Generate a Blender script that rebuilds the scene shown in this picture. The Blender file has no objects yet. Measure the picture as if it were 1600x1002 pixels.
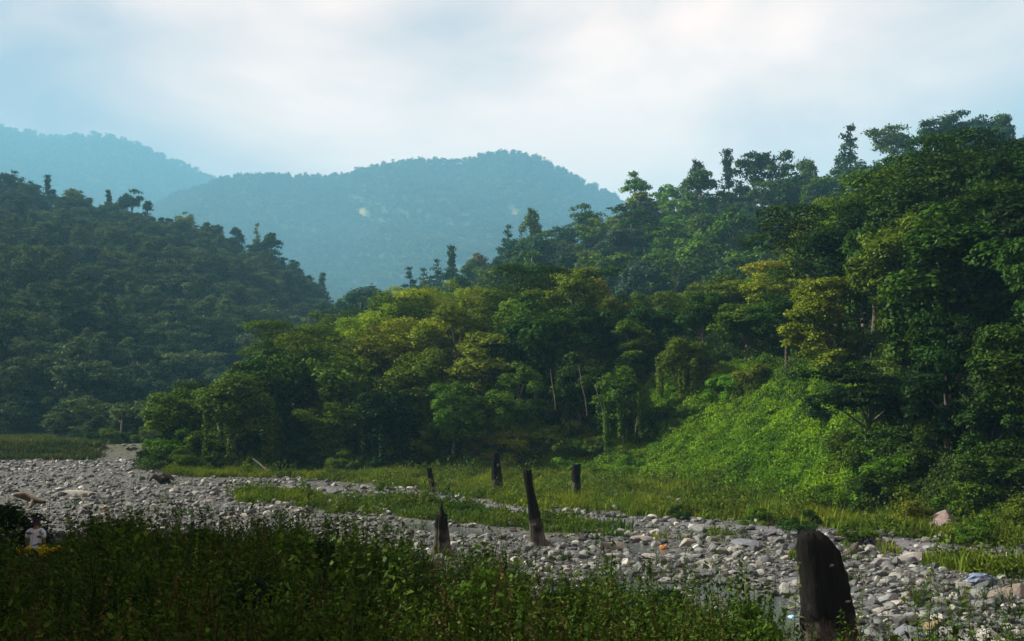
import bpy, math, random
import numpy as np
from mathutils import Vector, Matrix

# ------------------------------------------------------------------ camera
sc = bpy.context.scene
F, CX, CY, HOR, EYE = 1700.0, 800.0, 501.0, 655.0, 5.0     # measured on the 1600 px wide photograph
PITCH = math.atan((HOR - CY) / F)
cam_d = bpy.data.cameras.new('camera'); cam = bpy.data.objects.new('camera', cam_d)
sc.collection.objects.link(cam)
cam_d.sensor_width = 36.0; cam_d.lens = F / 1600 * 36.0
cam_d.clip_start = 0.1; cam_d.clip_end = 20000
cam.location = (0, 0, EYE); cam.rotation_euler = (math.pi / 2 + PITCH, 0, 0)
sc.camera = cam

# ------------------------------------------------------------------ light and exposure
SUN_AZ, SUN_EL = math.radians(-74), math.radians(36)
S = Vector((math.sin(SUN_AZ) * math.cos(SUN_EL), math.cos(SUN_AZ) * math.cos(SUN_EL), math.sin(SUN_EL)))
sun_d = bpy.data.lights.new('sun', 'SUN'); sun = bpy.data.objects.new('sun', sun_d)
sc.collection.objects.link(sun)
sun_d.energy = 5.0; sun_d.angle = math.radians(0.6); sun_d.color = (1.0, 0.93, 0.80)
sun.rotation_euler = (-S).to_track_quat('-Z', 'Y').to_euler(); sun.location = (-60, 30, 80)

sc.view_settings.view_transform = 'Standard'; sc.view_settings.look = 'None'
sc.view_settings.exposure = 1.95; sc.view_settings.gamma = 1.0
sc.view_settings.use_curve_mapping = False
sc.render.engine = 'CYCLES'
sc.cycles.use_denoising = True
sc.cycles.max_bounces = 5; sc.cycles.diffuse_bounces = 2; sc.cycles.glossy_bounces = 2
sc.cycles.transmission_bounces = 3; sc.cycles.volume_bounces = 1; sc.cycles.transparent_max_bounces = 4
sc.cycles.sample_clamp_indirect = 3.0

world = bpy.data.worlds.new('World'); sc.world = world; world.use_nodes = True
wt = world.node_tree; wt.nodes.clear()
def N(t, kind, **kw):
    n = t.nodes.new(kind)
    for k, v in kw.items():
        if k.startswith('i_'):
            n.inputs[int(k[2:]) if k[2:].isdigit() else k[2:].replace('_', ' ')].default_value = v
        else: setattr(n, k, v)
    return n
def math_n(t, op, a, b=None, clamp=False):
    n = t.nodes.new('ShaderNodeMath'); n.operation = op; n.use_clamp = clamp
    for i, v in enumerate((a, b)):
        if v is None: continue
        if isinstance(v, (int, float)): n.inputs[i].default_value = v
        else: t.links.new(v, n.inputs[i])
    return n.outputs[0]
def dirpx(px, py):
    v = Vector(((px - CX) / F, 1, (HOR - py) / F)); return v.normalized()
wl = wt.links
sky = N(wt, 'ShaderNodeTexSky', sky_type='NISHITA', sun_disc=False, sun_elevation=SUN_EL, sun_rotation=SUN_AZ,
        air_density=1.0, dust_density=1.5, ozone_density=1.5)
bg_sky = N(wt, 'ShaderNodeBackground'); bg_sky.inputs[1].default_value = 0.05
wl.new(sky.outputs[0], bg_sky.inputs[0])
tc = N(wt, 'ShaderNodeTexCoord')
def lobe(px, py, k):          # soft lump of cloud round a direction
    d = N(wt, 'ShaderNodeVectorMath', operation='DOT_PRODUCT'); wl.new(tc.outputs['Generated'], d.inputs[0])
    d.inputs[1].default_value = dirpx(px, py)
    return math_n(wt, 'EXPONENT', math_n(wt, 'MULTIPLY', math_n(wt, 'SUBTRACT', d.outputs['Value'], 1.0), k))
mp = N(wt, 'ShaderNodeMapping'); wl.new(tc.outputs['Generated'], mp.inputs[0]); mp.inputs['Scale'].default_value = (1, 1, 1.9)
mp.inputs['Rotation'].default_value = (0, math.radians(12), 0)
nz = N(wt, 'ShaderNodeTexNoise'); wl.new(mp.outputs[0], nz.inputs['Vector'])
nz.inputs['Scale'].default_value = 3.6; nz.inputs['Detail'].default_value = 10; nz.inputs['Roughness'].default_value = 0.53
nz.inputs['Distortion'].default_value = 0.35
dens = math_n(wt, 'ADD', math_n(wt, 'MULTIPLY', math_n(wt, 'SUBTRACT', nz.outputs['Fac'], 0.5), 1.8), 0.42)
dens = math_n(wt, 'ADD', dens, math_n(wt, 'MULTIPLY', lobe(920, 195, 34), 0.58))
dens = math_n(wt, 'ADD', dens, math_n(wt, 'MULTIPLY', lobe(1570, 60, 50), -0.22))
dens = math_n(wt, 'ADD', dens, math_n(wt, 'MULTIPLY', lobe(420, 30, 90), 0.30))
dens = math_n(wt, 'SUBTRACT', dens, math_n(wt, 'MULTIPLY', lobe(40, 120, 50), 0.34))
dens = math_n(wt, 'SUBTRACT', dens, math_n(wt, 'MULTIPLY', lobe(700, 55, 300), 0.36), clamp=True)
ramp = N(wt, 'ShaderNodeValToRGB'); wl.new(dens, ramp.inputs[0])
ramp.color_ramp.elements[0].position = 0.05; ramp.color_ramp.elements[0].color = (0.82, 0.82, 0.82, 1)
ramp.color_ramp.elements[1].position = 0.95; ramp.color_ramp.elements[1].color = (1, 1, 1, 1)
ccol = N(wt, 'ShaderNodeValToRGB'); wl.new(dens, ccol.inputs[0])
ccol.color_ramp.elements[0].position = 0.1; ccol.color_ramp.elements[0].color = (0.47, 0.31, 0.31, 1)
ccol.color_ramp.elements[1].position = 0.95; ccol.color_ramp.elements[1].color = (1.66, 1.06, 0.80, 1)
bg_cl = N(wt, 'ShaderNodeBackground'); wl.new(ccol.outputs[0], bg_cl.inputs[0]); bg_cl.inputs[1].default_value = 0.345
mx = N(wt, 'ShaderNodeMixShader'); wl.new(ramp.outputs[0], mx.inputs[0])
wl.new(bg_sky.outputs[0], mx.inputs[1]); wl.new(bg_cl.outputs[0], mx.inputs[2])
wo = N(wt, 'ShaderNodeOutputWorld'); wl.new(mx.outputs[0], wo.inputs[0])
HAZE_DENSITY, HAZE_COLOR = 0.00030, (0.20, 0.48, 0.67)

# ------------------------------------------------------------------ helpers
rng = np.random.default_rng(7); random.seed(7)
COL = sc.collection
def link(o, parent=None):
    COL.objects.link(o)
    if parent is not None: o.parent = parent
    return o
def tag(o, label=None, cat=None, group=None, kind=None):
    for k, v in (('label', label), ('category', cat), ('group', group), ('kind', kind)):
        if v: o[k] = v
    return o
def empty(name, loc=(0, 0, 0)):
    o = bpy.data.objects.new(name, None); o.location = loc; o.empty_display_size = 0.2
    return link(o)
def mesh_np(name, V, Fc, mat=None, smooth=False, face_attr=None, vert_attr=None):
    """V (n,3); Fc list of equal-size face index arrays"""
    me = bpy.data.meshes.new(name)
    V = np.asarray(V, np.float32); groups = [np.asarray(f, np.int32) for f in (Fc if isinstance(Fc, list) else [Fc]) if len(f)]
    me.vertices.add(len(V)); me.vertices.foreach_set('co', V.ravel())
    idx = np.concatenate([g.ravel() for g in groups]); tot = np.concatenate([np.full(len(g), g.shape[1], np.int32) for g in groups])
    me.loops.add(len(idx)); me.loops.foreach_set('vertex_index', idx)
    me.polygons.add(len(tot)); me.polygons.foreach_set('loop_start', np.concatenate([[0], np.cumsum(tot)[:-1]]).astype(np.int32))
    me.update(calc_edges=True)
    if smooth: me.polygons.foreach_set('use_smooth', np.ones(len(tot), bool))
    if mat: me.materials.append(mat)
    for dom, att in (('FACE', face_attr), ('POINT', vert_attr)):
        for k, v in (att or {}).items():
            a = me.attributes.new(k, 'FLOAT', dom); a.data.foreach_set('value', np.asarray(v, np.float32))
    me.validate()
    return me
def mobj(name, me, parent=None, loc=(0, 0, 0)):
    o = bpy.data.objects.new(name, me); o.location = loc
    return link(o, parent)
def smooth01(a, b, x):
    t = np.clip((np.asarray(x, float) - a) / (b - a), 0, 1); return t * t * (3 - 2 * t)
def vnoise(x, y, seed=0):
    x = np.asarray(x, float); y = np.asarray(y, float)
    xi, yi = np.floor(x).astype(np.int64), np.floor(y).astype(np.int64); fx, fy = x - xi, y - yi
    fx, fy = fx * fx * (3 - 2 * fx), fy * fy * (3 - 2 * fy)
    def h(a, b):
        n = (a * 374761393 + b * 668265263 + seed * 974634777) & 0xFFFFFFFF
        n = ((n ^ (n >> 13)) * 1274126177) & 0xFFFFFFFF
        return ((n ^ (n >> 16)) & 0xFFFF) / 65535.0
    a = h(xi, yi) * (1 - fx) + h(xi + 1, yi) * fx; b = h(xi, yi + 1) * (1 - fx) + h(xi + 1, yi + 1) * fx
    return (a * (1 - fy) + b * fy) * 2 - 1
def fbm(x, y, s, seed=0, octv=4):
    v, amp, tot = 0, 1.0, 0
    for k in range(octv):
        v = v + amp * vnoise(np.asarray(x) / s * 2 ** k + 13.7 * k, np.asarray(y) / s * 2 ** k - 7.3 * k, seed + k); tot += amp; amp *= 0.5
    return v / tot
def px_of(x, y): return CX + F * x / np.maximum(y, 0.1)
def py_of(y, z): return HOR - F * (z - EYE) / np.maximum(y, 0.1)
def at_ground(px, py, z=0.0):
    d = F * (EYE - z) / (py - HOR); return (px - CX) / F * d, d
def at_depth(px, py, d): return ((px - CX) / F * d, d, EYE + (HOR - py) / F * d)
def in_poly(px, py, poly):
    px = np.asarray(px); py = np.asarray(py); ins = np.zeros(px.shape, bool); n = len(poly)
    for i in range(n):
        x1, y1 = poly[i]; x2, y2 = poly[(i + 1) % n]
        c = ((y1 > py) != (y2 > py)) & (px < (x2 - x1) * (py - y1) / ((y2 - y1) if y2 != y1 else 1e-9) + x1)
        ins ^= c
    return ins
def seg_dist(x, y, pts):
    """distance to a polyline and the side (+ to the right of travel)"""
    x = np.asarray(x, float); y = np.asarray(y, float)
    best = np.full(x.shape, 1e18); side = np.zeros(x.shape)
    for (ax, ay), (bx, by) in zip(pts[:-1], pts[1:]):
        dx, dy = bx - ax, by - ay; L2 = dx * dx + dy * dy
        t = np.clip(((x - ax) * dx + (y - ay) * dy) / L2, 0, 1)
        d = np.hypot(x - ax - t * dx, y - ay - t * dy)
        c = dx * (y - ay) - dy * (x - ax)
        m = d < best; best = np.where(m, d, best); side = np.where(m, np.where(c < 0, 1.0, -1.0), side)
    return best, side

# ------------------------------------------------------------------ materials
def new_mat(name):
    m = bpy.data.materials.new(name); m.use_nodes = True; t = m.node_tree; t.nodes.clear()
    out = t.nodes.new('ShaderNodeOutputMaterial'); return m, t, out
def leaf_mat(name, color=None, color2=None, use_obj=False, trans=0.3, gloss=0.008, patch=0.0):
    m, t, out = new_mat(name); l = t.links
    att = N(t, 'ShaderNodeAttribute', attribute_name='tint')
    oi = N(t, 'ShaderNodeObjectInfo')
    if use_obj: c = oi.outputs['Color']
    else:
        mixc = N(t, 'ShaderNodeMix', data_type='RGBA'); l.new(oi.outputs['Random'], mixc.inputs['Factor'])
        mixc.inputs['A'].default_value = (*color, 1); mixc.inputs['B'].default_value = (*(color2 or color), 1); c = mixc.outputs['Result']
        if patch:
            tcn = N(t, 'ShaderNodeNewGeometry'); n = N(t, 'ShaderNodeTexNoise'); l.new(tcn.outputs['Position'], n.inputs['Vector'])
            n.inputs['Scale'].default_value = patch; n.inputs['Detail'].default_value = 2
            r = N(t, 'ShaderNodeMapRange'); l.new(n.outputs['Fac'], r.inputs['Value'])
            r.inputs['From Min'].default_value = 0.35; r.inputs['From Max'].default_value = 0.65
            l.new(math_n(t, 'ADD', math_n(t, 'MULTIPLY', r.outputs[0], 0.6), math_n(t, 'MULTIPLY', oi.outputs['Random'], 0.45), clamp=True), mixc.inputs['Factor'])
    vm = N(t, 'ShaderNodeVectorMath', operation='SCALE'); l.new(c, vm.inputs[0]); l.new(att.outputs['Fac'], vm.inputs['Scale'])
    hs = N(t, 'ShaderNodeHueSaturation'); l.new(vm.outputs[0], hs.inputs['Color'])
    hv = math_n(t, 'ADD', math_n(t, 'MULTIPLY', att.outputs['Fac'], -0.012), 0.515); l.new(hv, hs.inputs['Hue'])
    df = N(t, 'ShaderNodeBsdfDiffuse'); tr = N(t, 'ShaderNodeBsdfTranslucent'); gl = N(t, 'ShaderNodeBsdfGlossy')
    gl.inputs['Roughness'].default_value = 0.5; gl.inputs['Color'].default_value = (0.5, 0.6, 0.4, 1)
    l.new(hs.outputs[0], df.inputs[0]); l.new(hs.outputs[0], tr.inputs[0])
    a = N(t, 'ShaderNodeMixShader'); a.inputs[0].default_value = trans; l.new(df.outputs[0], a.inputs[1]); l.new(tr.outputs[0], a.inputs[2])
    b = N(t, 'ShaderNodeMixShader'); b.inputs[0].default_value = gloss; l.new(a.outputs[0], b.inputs[1]); l.new(gl.outputs[0], b.inputs[2])
    l.new(b.outputs[0], out.inputs[0]); return m
def rough_mat(name, c1, c2, scale=3.0, rough=0.9, bump=0.3, stretch=(1, 1, 1), c3=None, obj_col=False):
    m, t, out = new_mat(name); l = t.links
    p = N(t, 'ShaderNodeBsdfPrincipled'); p.inputs['Roughness'].default_value = rough
    p.inputs['Specular IOR Level'].default_value = 0.25
    tcn = N(t, 'ShaderNodeTexCoord'); mp_ = N(t, 'ShaderNodeMapping'); mp_.inputs['Scale'].default_value = stretch
    l.new(tcn.outputs['Object'], mp_.inputs[0])
    n = N(t, 'ShaderNodeTexNoise'); n.inputs['Scale'].default_value = scale; n.inputs['Detail'].default_value = 8; n.inputs['Roughness'].default_value = 0.65
    l.new(mp_.outputs[0], n.inputs['Vector'])
    r = N(t, 'ShaderNodeValToRGB'); l.new(n.outputs['Fac'], r.inputs[0])
    r.color_ramp.elements[0].position = 0.35; r.color_ramp.elements[0].color = (*c1, 1)
    r.color_ramp.elements[1].position = 0.68; r.color_ramp.elements[1].color = (*c2, 1)
    if c3:
        e = r.color_ramp.elements.new(0.85); e.color = (*c3, 1)
    c = r.outputs[0]
    if obj_col:
        oi = N(t, 'ShaderNodeObjectInfo'); mm = N(t, 'ShaderNodeMix', data_type='RGBA', blend_type='MULTIPLY')
        mm.inputs['Factor'].default_value = 1.0; l.new(c, mm.inputs['A']); l.new(oi.outputs['Color'], mm.inputs['B']); c = mm.outputs['Result']
    l.new(c, p.inputs['Base Color'])
    b = N(t, 'ShaderNodeBump'); b.inputs['Strength'].default_value = bump; b.inputs['Distance'].default_value = 0.05
    l.new(n.outputs['Fac'], b.inputs['Height']); l.new(b.outputs[0], p.inputs['Normal'])
    l.new(p.outputs[0], out.inputs[0]); return m
def plain_mat(name, c, rough=0.7):
    m, t, out = new_mat(name); p = N(t, 'ShaderNodeBsdfPrincipled'); p.inputs['Base Color'].default_value = (*c, 1)
    p.inputs['Roughness'].default_value = rough; t.links.new(p.outputs[0], out.inputs[0]); return m

M_CROWN = leaf_mat('crown_leaves', use_obj=True, trans=0.22)
M_BARK = rough_mat('bark', (0.035, 0.028, 0.020), (0.12, 0.10, 0.075), 4, stretch=(2, 2, 0.5), bump=0.5)
M_PALEBARK = rough_mat('pale_bark', (0.04, 0.034, 0.025), (0.13, 0.115, 0.085), 3, stretch=(2, 2, 0.6))
M_FOREST = leaf_mat('forest_leaves', (0.006, 0.020, 0.012), (0.066, 0.098, 0.026), trans=0.2)
M_FARWOOD = leaf_mat('mountain_leaves', (0.028, 0.050, 0.018), (0.085, 0.100, 0.030), trans=0.15, patch=0.005)
M_UNDER = leaf_mat('undergrowth_leaves', (0.010, 0.026, 0.005), (0.030, 0.052, 0.008), trans=0.25, patch=0.15)
M_VINE = leaf_mat('vine_leaves', (0.038, 0.105, 0.006), (0.150, 0.260, 0.010), trans=0.35, patch=0.22)
M_WEED = leaf_mat('weed_leaves', (0.008, 0.026, 0.003), (0.044, 0.078, 0.007), trans=0.25, patch=0.7)
M_GRASS = leaf_mat('grass_blades', (0.045, 0.095, 0.008), (0.130, 0.160, 0.010), trans=0.3, patch=0.25)
M_FIELD = leaf_mat('field_grass_blades', (0.018, 0.040, 0.006), (0.055, 0.065, 0.009), trans=0.3, patch=0.1)
M_ISLAND = leaf_mat('island_grass_blades', (0.024, 0.062, 0.007), (0.062, 0.100, 0.010), trans=0.3, patch=0.3)
M_STONE = rough_mat('river_stone', (0.60, 0.60, 0.60), (1.0, 1.0, 1.0), 5, rough=0.75, bump=0.35, obj_col=True, c3=(1.15, 1.12, 1.05))
# stones of the bed that are scattered as one: their grey varies from stone to stone
def pebble_mat():
    m, t, out = new_mat('bed_pebbles'); l = t.links
    p = N(t, 'ShaderNodeBsdfPrincipled'); p.inputs['Roughness'].default_value = 0.75; p.inputs['Specular IOR Level'].default_value = 0.3
    oi = N(t, 'ShaderNodeObjectInfo'); r = N(t, 'ShaderNodeValToRGB'); l.new(oi.outputs['Random'], r.inputs[0])
    el = r.color_ramp.elements
    el[0].color = (0.03, 0.032, 0.034, 1); el[1].color = (0.30, 0.31, 0.285, 1)
    for q, c in ((0.22, (0.030, 0.035, 0.038)), (0.45, (0.062, 0.072, 0.071)), (0.70, (0.105, 0.117, 0.113)), (0.90, (0.165, 0.166, 0.145))):
        e = el.new(q); e.color = (*c, 1)
    g = N(t, 'ShaderNodeNewGeometry'); n = N(t, 'ShaderNodeTexNoise'); n.inputs['Scale'].default_value = 7; n.inputs['Detail'].default_value = 5
    l.new(g.outputs['Position'], n.inputs['Vector'])
    mr = N(t, 'ShaderNodeMapRange'); mr.inputs['To Min'].default_value = 0.6; mr.inputs['To Max'].default_value = 1.4; l.new(n.outputs['Fac'], mr.inputs['Value'])
    vm = N(t, 'ShaderNodeVectorMath', operation='SCALE'); l.new(r.outputs[0], vm.inputs[0]); l.new(mr.outputs[0], vm.inputs['Scale'])
    l.new(vm.outputs[0], p.inputs['Base Color'])
    b = N(t, 'ShaderNodeBump'); b.inputs['Strength'].default_value = 0.3; b.inputs['Distance'].default_value = 0.03
    l.new(n.outputs['Fac'], b.inputs['Height']); l.new(b.outputs[0], p.inputs['Normal']); l.new(p.outputs[0], out.inputs[0]); return m
M_PEBBLE = pebble_mat()

# ------------------------------------------------------------------ the lie of the land
FOOT = [(75, 5), (32, 30), (21.5, 43), (17.5, 50), (15, 65), (10.5, 84), (5, 92), (-11, 92.5), (-26, 95), (-34, 99), (-39.5, 116), (-40, 160), (-15, 230), (0, 320)]
STREAM = [at_ground(*p) for p in ((300, 838), (420, 856), (560, 872), (700, 893), (840, 910), (960, 905), (1080, 906), (1190, 925), (1225, 975), (1230, 1060), (1180, 1400))]
RILL = [at_ground(*p) for p in ((640, 815), (760, 830), (860, 840), (960, 846), (1060, 862))]
def bank_edge(x): return np.interp(x, [-22, -8, -2, 2, 6, 10, 16], [37, 34, 31, 27, 22, 17, 14])
def ground_z(x, y):
    x = np.asarray(x, float); y = np.asarray(y, float)
    z = 0.10 * fbm(x, y, 7.0, 3) + 0.05 * fbm(x, y, 1.6, 5, 3)
    for path, w, dep in ((STREAM, 0.8, 0.30), (RILL, 0.8, 0.16)):
        d, _ = seg_dist(x, y, path); z = z - dep * (1 - smooth01(w * 0.55, w * 1.25, d))
    e = bank_edge(x); u = np.clip(1 - y / e, 0, 1.0)
    z = z + 2.6 * u ** 1.2 + 0.25 * fbm(x, y, 4.0, 9) * np.clip(u * 3, 0, 1)
    d, sd = seg_dist(x, y, FOOT); s = d * sd
    wr = smooth01(-8, 12, x + 0.06 * (y - 90))
    a = 1.5 + 6.8 * wr; sl = 0.05 + 0.09 * wr
    n = 1 + 0.25 * fbm(x, y, 14, 21)
    z = z + np.where(s > 0, a * smooth01(-1, 15, s * n) + sl * np.clip(s - 8, 0, 90) + 0.5 * fbm(x, y, 6, 22) * smooth01(0, 6, s), 0)
    z = z + np.where((s > 1) & (s < 30) & (x > 3), (0.9 * np.abs(fbm(x, y, 3.2, 25)) + 0.5 * np.abs(fbm(x, y, 1.3, 26))) * smooth01(1, 4, s), 0)
    z = z + 0.35 * smooth01(-9, 0, s) * (s <= 0) + 0.35 * (s > 0)
    far = smooth01(134, 140, y + 3 * fbm(x, y, 20, 31)) * (x < -30)
    z = z + 1.7 * far * (s < 0)
    return z

def make_ground():
    front = np.radians(np.concatenate([np.arange(-36, 36.01, 0.22)])); rest = np.radians(np.arange(39, 321.1, 3.5))
    ang = np.concatenate([front, rest]); rad = np.concatenate([[0.0], 1.5 * 1.0215 ** np.arange(0, 355)]); rad = np.append(rad, [4500, 7000])
    A, R = np.meshgrid(ang, rad); X, Y = R * np.sin(A), R * np.cos(A)
    Z = ground_z(X, Y); Z = np.where(R > 260, np.minimum(Z, 6) * 0 + 1.0, Z)
    Z[-2:] = 0.5
    nr, na = X.shape; i, j = np.meshgrid(np.arange(nr - 1), np.arange(na), indexing='ij'); j2 = (j + 1) % na
    q = np.stack([i * na + j, i * na + j2, (i + 1) * na + j2, (i + 1) * na + j], -1).reshape(-1, 4)
    PX, PY = px_of(X, Y), np.where(Y > 1, py_of(Y, 0.0), 3000)
    d, sd = seg_dist(X, Y, FOOT); s = d * sd
    nn = fbm(X, Y, 5, 41)
    green = smooth01(-0.5, 1.5, s + 1.5 * nn)                                          # wooded bank
    green = np.maximum(green, grass_amount(PX, PY, s, Y) * smooth01(-0.9, 0.1, nn))
    e = bank_edge(X); green = np.maximum(green, smooth01(-1, 3, e - Y + 2 * nn))
    green = np.maximum(green, smooth01(133, 139, Y) * (X < -30))
    track = np.zeros_like(X)
    dt, _ = seg_dist(X, Y, TRACK); track = (1 - smooth01(0.5, 1.3, dt + 0.7 * nn)) * (s < 3)
    green = green * (1 - track)
    me = mesh_np('ground', np.stack([X, Y, Z], -1).reshape(-1, 3), [q], M_GROUND, smooth=True,
                 vert_attr={'green': green.ravel(), 'track': track.ravel()})
    return tag(mobj('ground', me), kind='structure')

ISLAND = [(455, 787), (520, 776), (600, 777), (700, 781), (800, 800), (850, 806), (960, 815), (985, 826), (960, 834), (850, 832), (780, 820), (690, 812), (600, 800), (520, 796)]
MEADOW = [(470, 750), (600, 757), (700, 768), (760, 782), (830, 792), (1000, 803), (1240, 822), (1400, 845), (1600, 865), (1750, 870), (1750, 790), (1300, 740), (900, 700), (600, 720), (470, 740)]
MEADOW2 = [(1290, 850), (1400, 856), (1500, 872), (1620, 890), (1800, 900), (1800, 935), (1640, 905), (1540, 897), (1440, 880), (1360, 872), (1300, 866)]
DRY = [(370, 772), (420, 768), (480, 772), (560, 770), (560, 780), (470, 786), (380, 784)]
TUFTS = [(1010, 825), (1130, 833), (1240, 850), (1320, 862), (1240, 870), (1100, 850), (1010, 838)]
TRACK = [at_ground(*p) for p in ((380, 758), (470, 760), (600, 767), (700, 777), (770, 790), (850, 802), (1000, 812), (1240, 830), (1330, 842), (1450, 858))]
def grass_amount(PX, PY, s, Y):
    g = np.zeros(np.shape(PX))
    for poly, v in ((ISLAND, 1.0), (MEADOW, 1.0), (MEADOW2, 0.9), (DRY, 0.6), (TUFTS, 0.5)):
        g = np.maximum(g, v * in_poly(PX, PY, poly))
    return g * (Y > 5)

def ground_mat():
    m, t, out = new_mat('river_ground'); l = t.links
    p = N(t, 'ShaderNodeBsdfPrincipled'); p.inputs['Roughness'].default_value = 0.9; p.inputs['Specular IOR Level'].default_value = 0.2
    g = N(t, 'ShaderNodeNewGeometry')
    vo = N(t, 'ShaderNodeTexVoronoi'); vo.inputs['Scale'].default_value = 5.5; l.new(g.outputs['Position'], vo.inputs['Vector'])
    no = N(t, 'ShaderNodeTexNoise'); no.inputs['Scale'].default_value = 0.5; no.inputs['Detail'].default_value = 9; no.inputs['Roughness'].default_value = 0.7
    l.new(g.outputs['Position'], no.inputs['Vector'])
    hs = N(t, 'ShaderNodeSeparateColor'); l.new(vo.outputs['Color'], hs.inputs[0])
    gr = N(t, 'ShaderNodeValToRGB'); l.new(hs.outputs[0], gr.inputs[0])
    gr.color_ramp.elements[0].color = (0.012, 0.013, 0.012, 1); gr.color_ramp.elements[1].color = (0.085, 0.088, 0.082, 1)
    mr = N(t, 'ShaderNodeMapRange'); l.new(no.outputs['Fac'], mr.inputs['Value']); mr.inputs['To Min'].default_value = 0.55; mr.inputs['To Max'].default_value = 1.25
    sc_ = N(t, 'ShaderNodeVectorMath', operation='SCALE'); l.new(gr.outputs[0], sc_.inputs[0]); l.new(mr.outputs[0], sc_.inputs['Scale'])
    at = N(t, 'ShaderNodeAttribute', attribute_name='track'); ag = N(t, 'ShaderNodeAttribute', attribute_name='green')
    tr = N(t, 'ShaderNodeMix', data_type='RGBA'); l.new(at.outputs['Fac'], tr.inputs['Factor']); l.new(sc_.outputs[0], tr.inputs['A'])
    fine = N(t, 'ShaderNodeTexNoise'); fine.inputs['Scale'].default_value = 9; fine.inputs['Detail'].default_value = 6; l.new(g.outputs['Position'], fine.inputs['Vector'])
    fr = N(t, 'ShaderNodeValToRGB'); l.new(fine.outputs['Fac'], fr.inputs[0])
    fr.color_ramp.elements[0].position = 0.3; fr.color_ramp.elements[0].color = (0.05, 0.052, 0.062, 1); fr.color_ramp.elements[1].position = 0.7; fr.color_ramp.elements[1].color = (0.12, 0.122, 0.142, 1)
    l.new(fr.outputs[0], tr.inputs['B'])
    sl = N(t, 'ShaderNodeValToRGB'); l.new(no.outputs['Fac'], sl.inputs[0])
    sl.color_ramp.elements[0].color = (0.012, 0.016, 0.006, 1); sl.color_ramp.elements[1].color = (0.06, 0.065, 0.018, 1)
    mg = N(t, 'ShaderNodeMix', data_type='RGBA'); l.new(ag.outputs['Fac'], mg.inputs['Factor']); l.new(tr.outputs['Result'], mg.inputs['A']); l.new(sl.outputs[0], mg.inputs['B'])
    l.new(mg.outputs['Result'], p.inputs['Base Color'])
    b = N(t, 'ShaderNodeBump'); b.inputs['Strength'].default_value = 0.6; b.inputs['Distance'].default_value = 0.08
    l.new(vo.outputs['Distance'], b.inputs['Height']); l.new(b.outputs[0], p.inputs['Normal'])
    l.new(p.outputs[0], out.inputs[0]); return m
M_GROUND = ground_mat()
make_ground()

# stream and rill: sheets of water lying in their channels
def water_mat():
    m, t, out = new_mat('shallow_water'); l = t.links
    p = N(t, 'ShaderNodeBsdfPrincipled'); p.inputs['Base Color'].default_value = (0.06, 0.075, 0.075, 1); p.inputs['Roughness'].default_value = 0.08
    g = N(t, 'ShaderNodeNewGeometry'); n = N(t, 'ShaderNodeTexNoise'); n.inputs['Scale'].default_value = 3.5; n.inputs['Detail'].default_value = 4
    l.new(g.outputs['Position'], n.inputs['Vector']); b = N(t, 'ShaderNodeBump'); b.inputs['Strength'].default_value = 0.35; b.inputs['Distance'].default_value = 0.06
    l.new(n.outputs['Fac'], b.inputs['Height']); l.new(b.outputs[0], p.inputs['Normal']); l.new(p.outputs[0], out.inputs[0]); return m
M_WATER = water_mat()
def ribbon(name, path, w, z):
    P = np.array(path); V, Q = [], []; T = np.linspace(0, len(P) - 1, len(P) * 8)
    X = np.interp(T, np.arange(len(P)), P[:, 0]); Y = np.interp(T, np.arange(len(P)), P[:, 1])
    tx, ty = np.gradient(X), np.gradient(Y); L = np.hypot(tx, ty)
    for k in range(len(T)):
        for sgn in (-1, 1):
            V.append((X[k] - sgn * ty[k] / L[k] * w, Y[k] + sgn * tx[k] / L[k] * w, z))
        if k: Q.append((2 * k - 2, 2 * k, 2 * k + 1, 2 * k - 1))
    return tag(mobj(name, mesh_np(name, V, [np.array(Q)], M_WATER)), kind='structure')
ribbon('stream_water', STREAM, 0.95, -0.15)
ribbon('rill_water', RILL, 0.95, -0.06)

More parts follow.
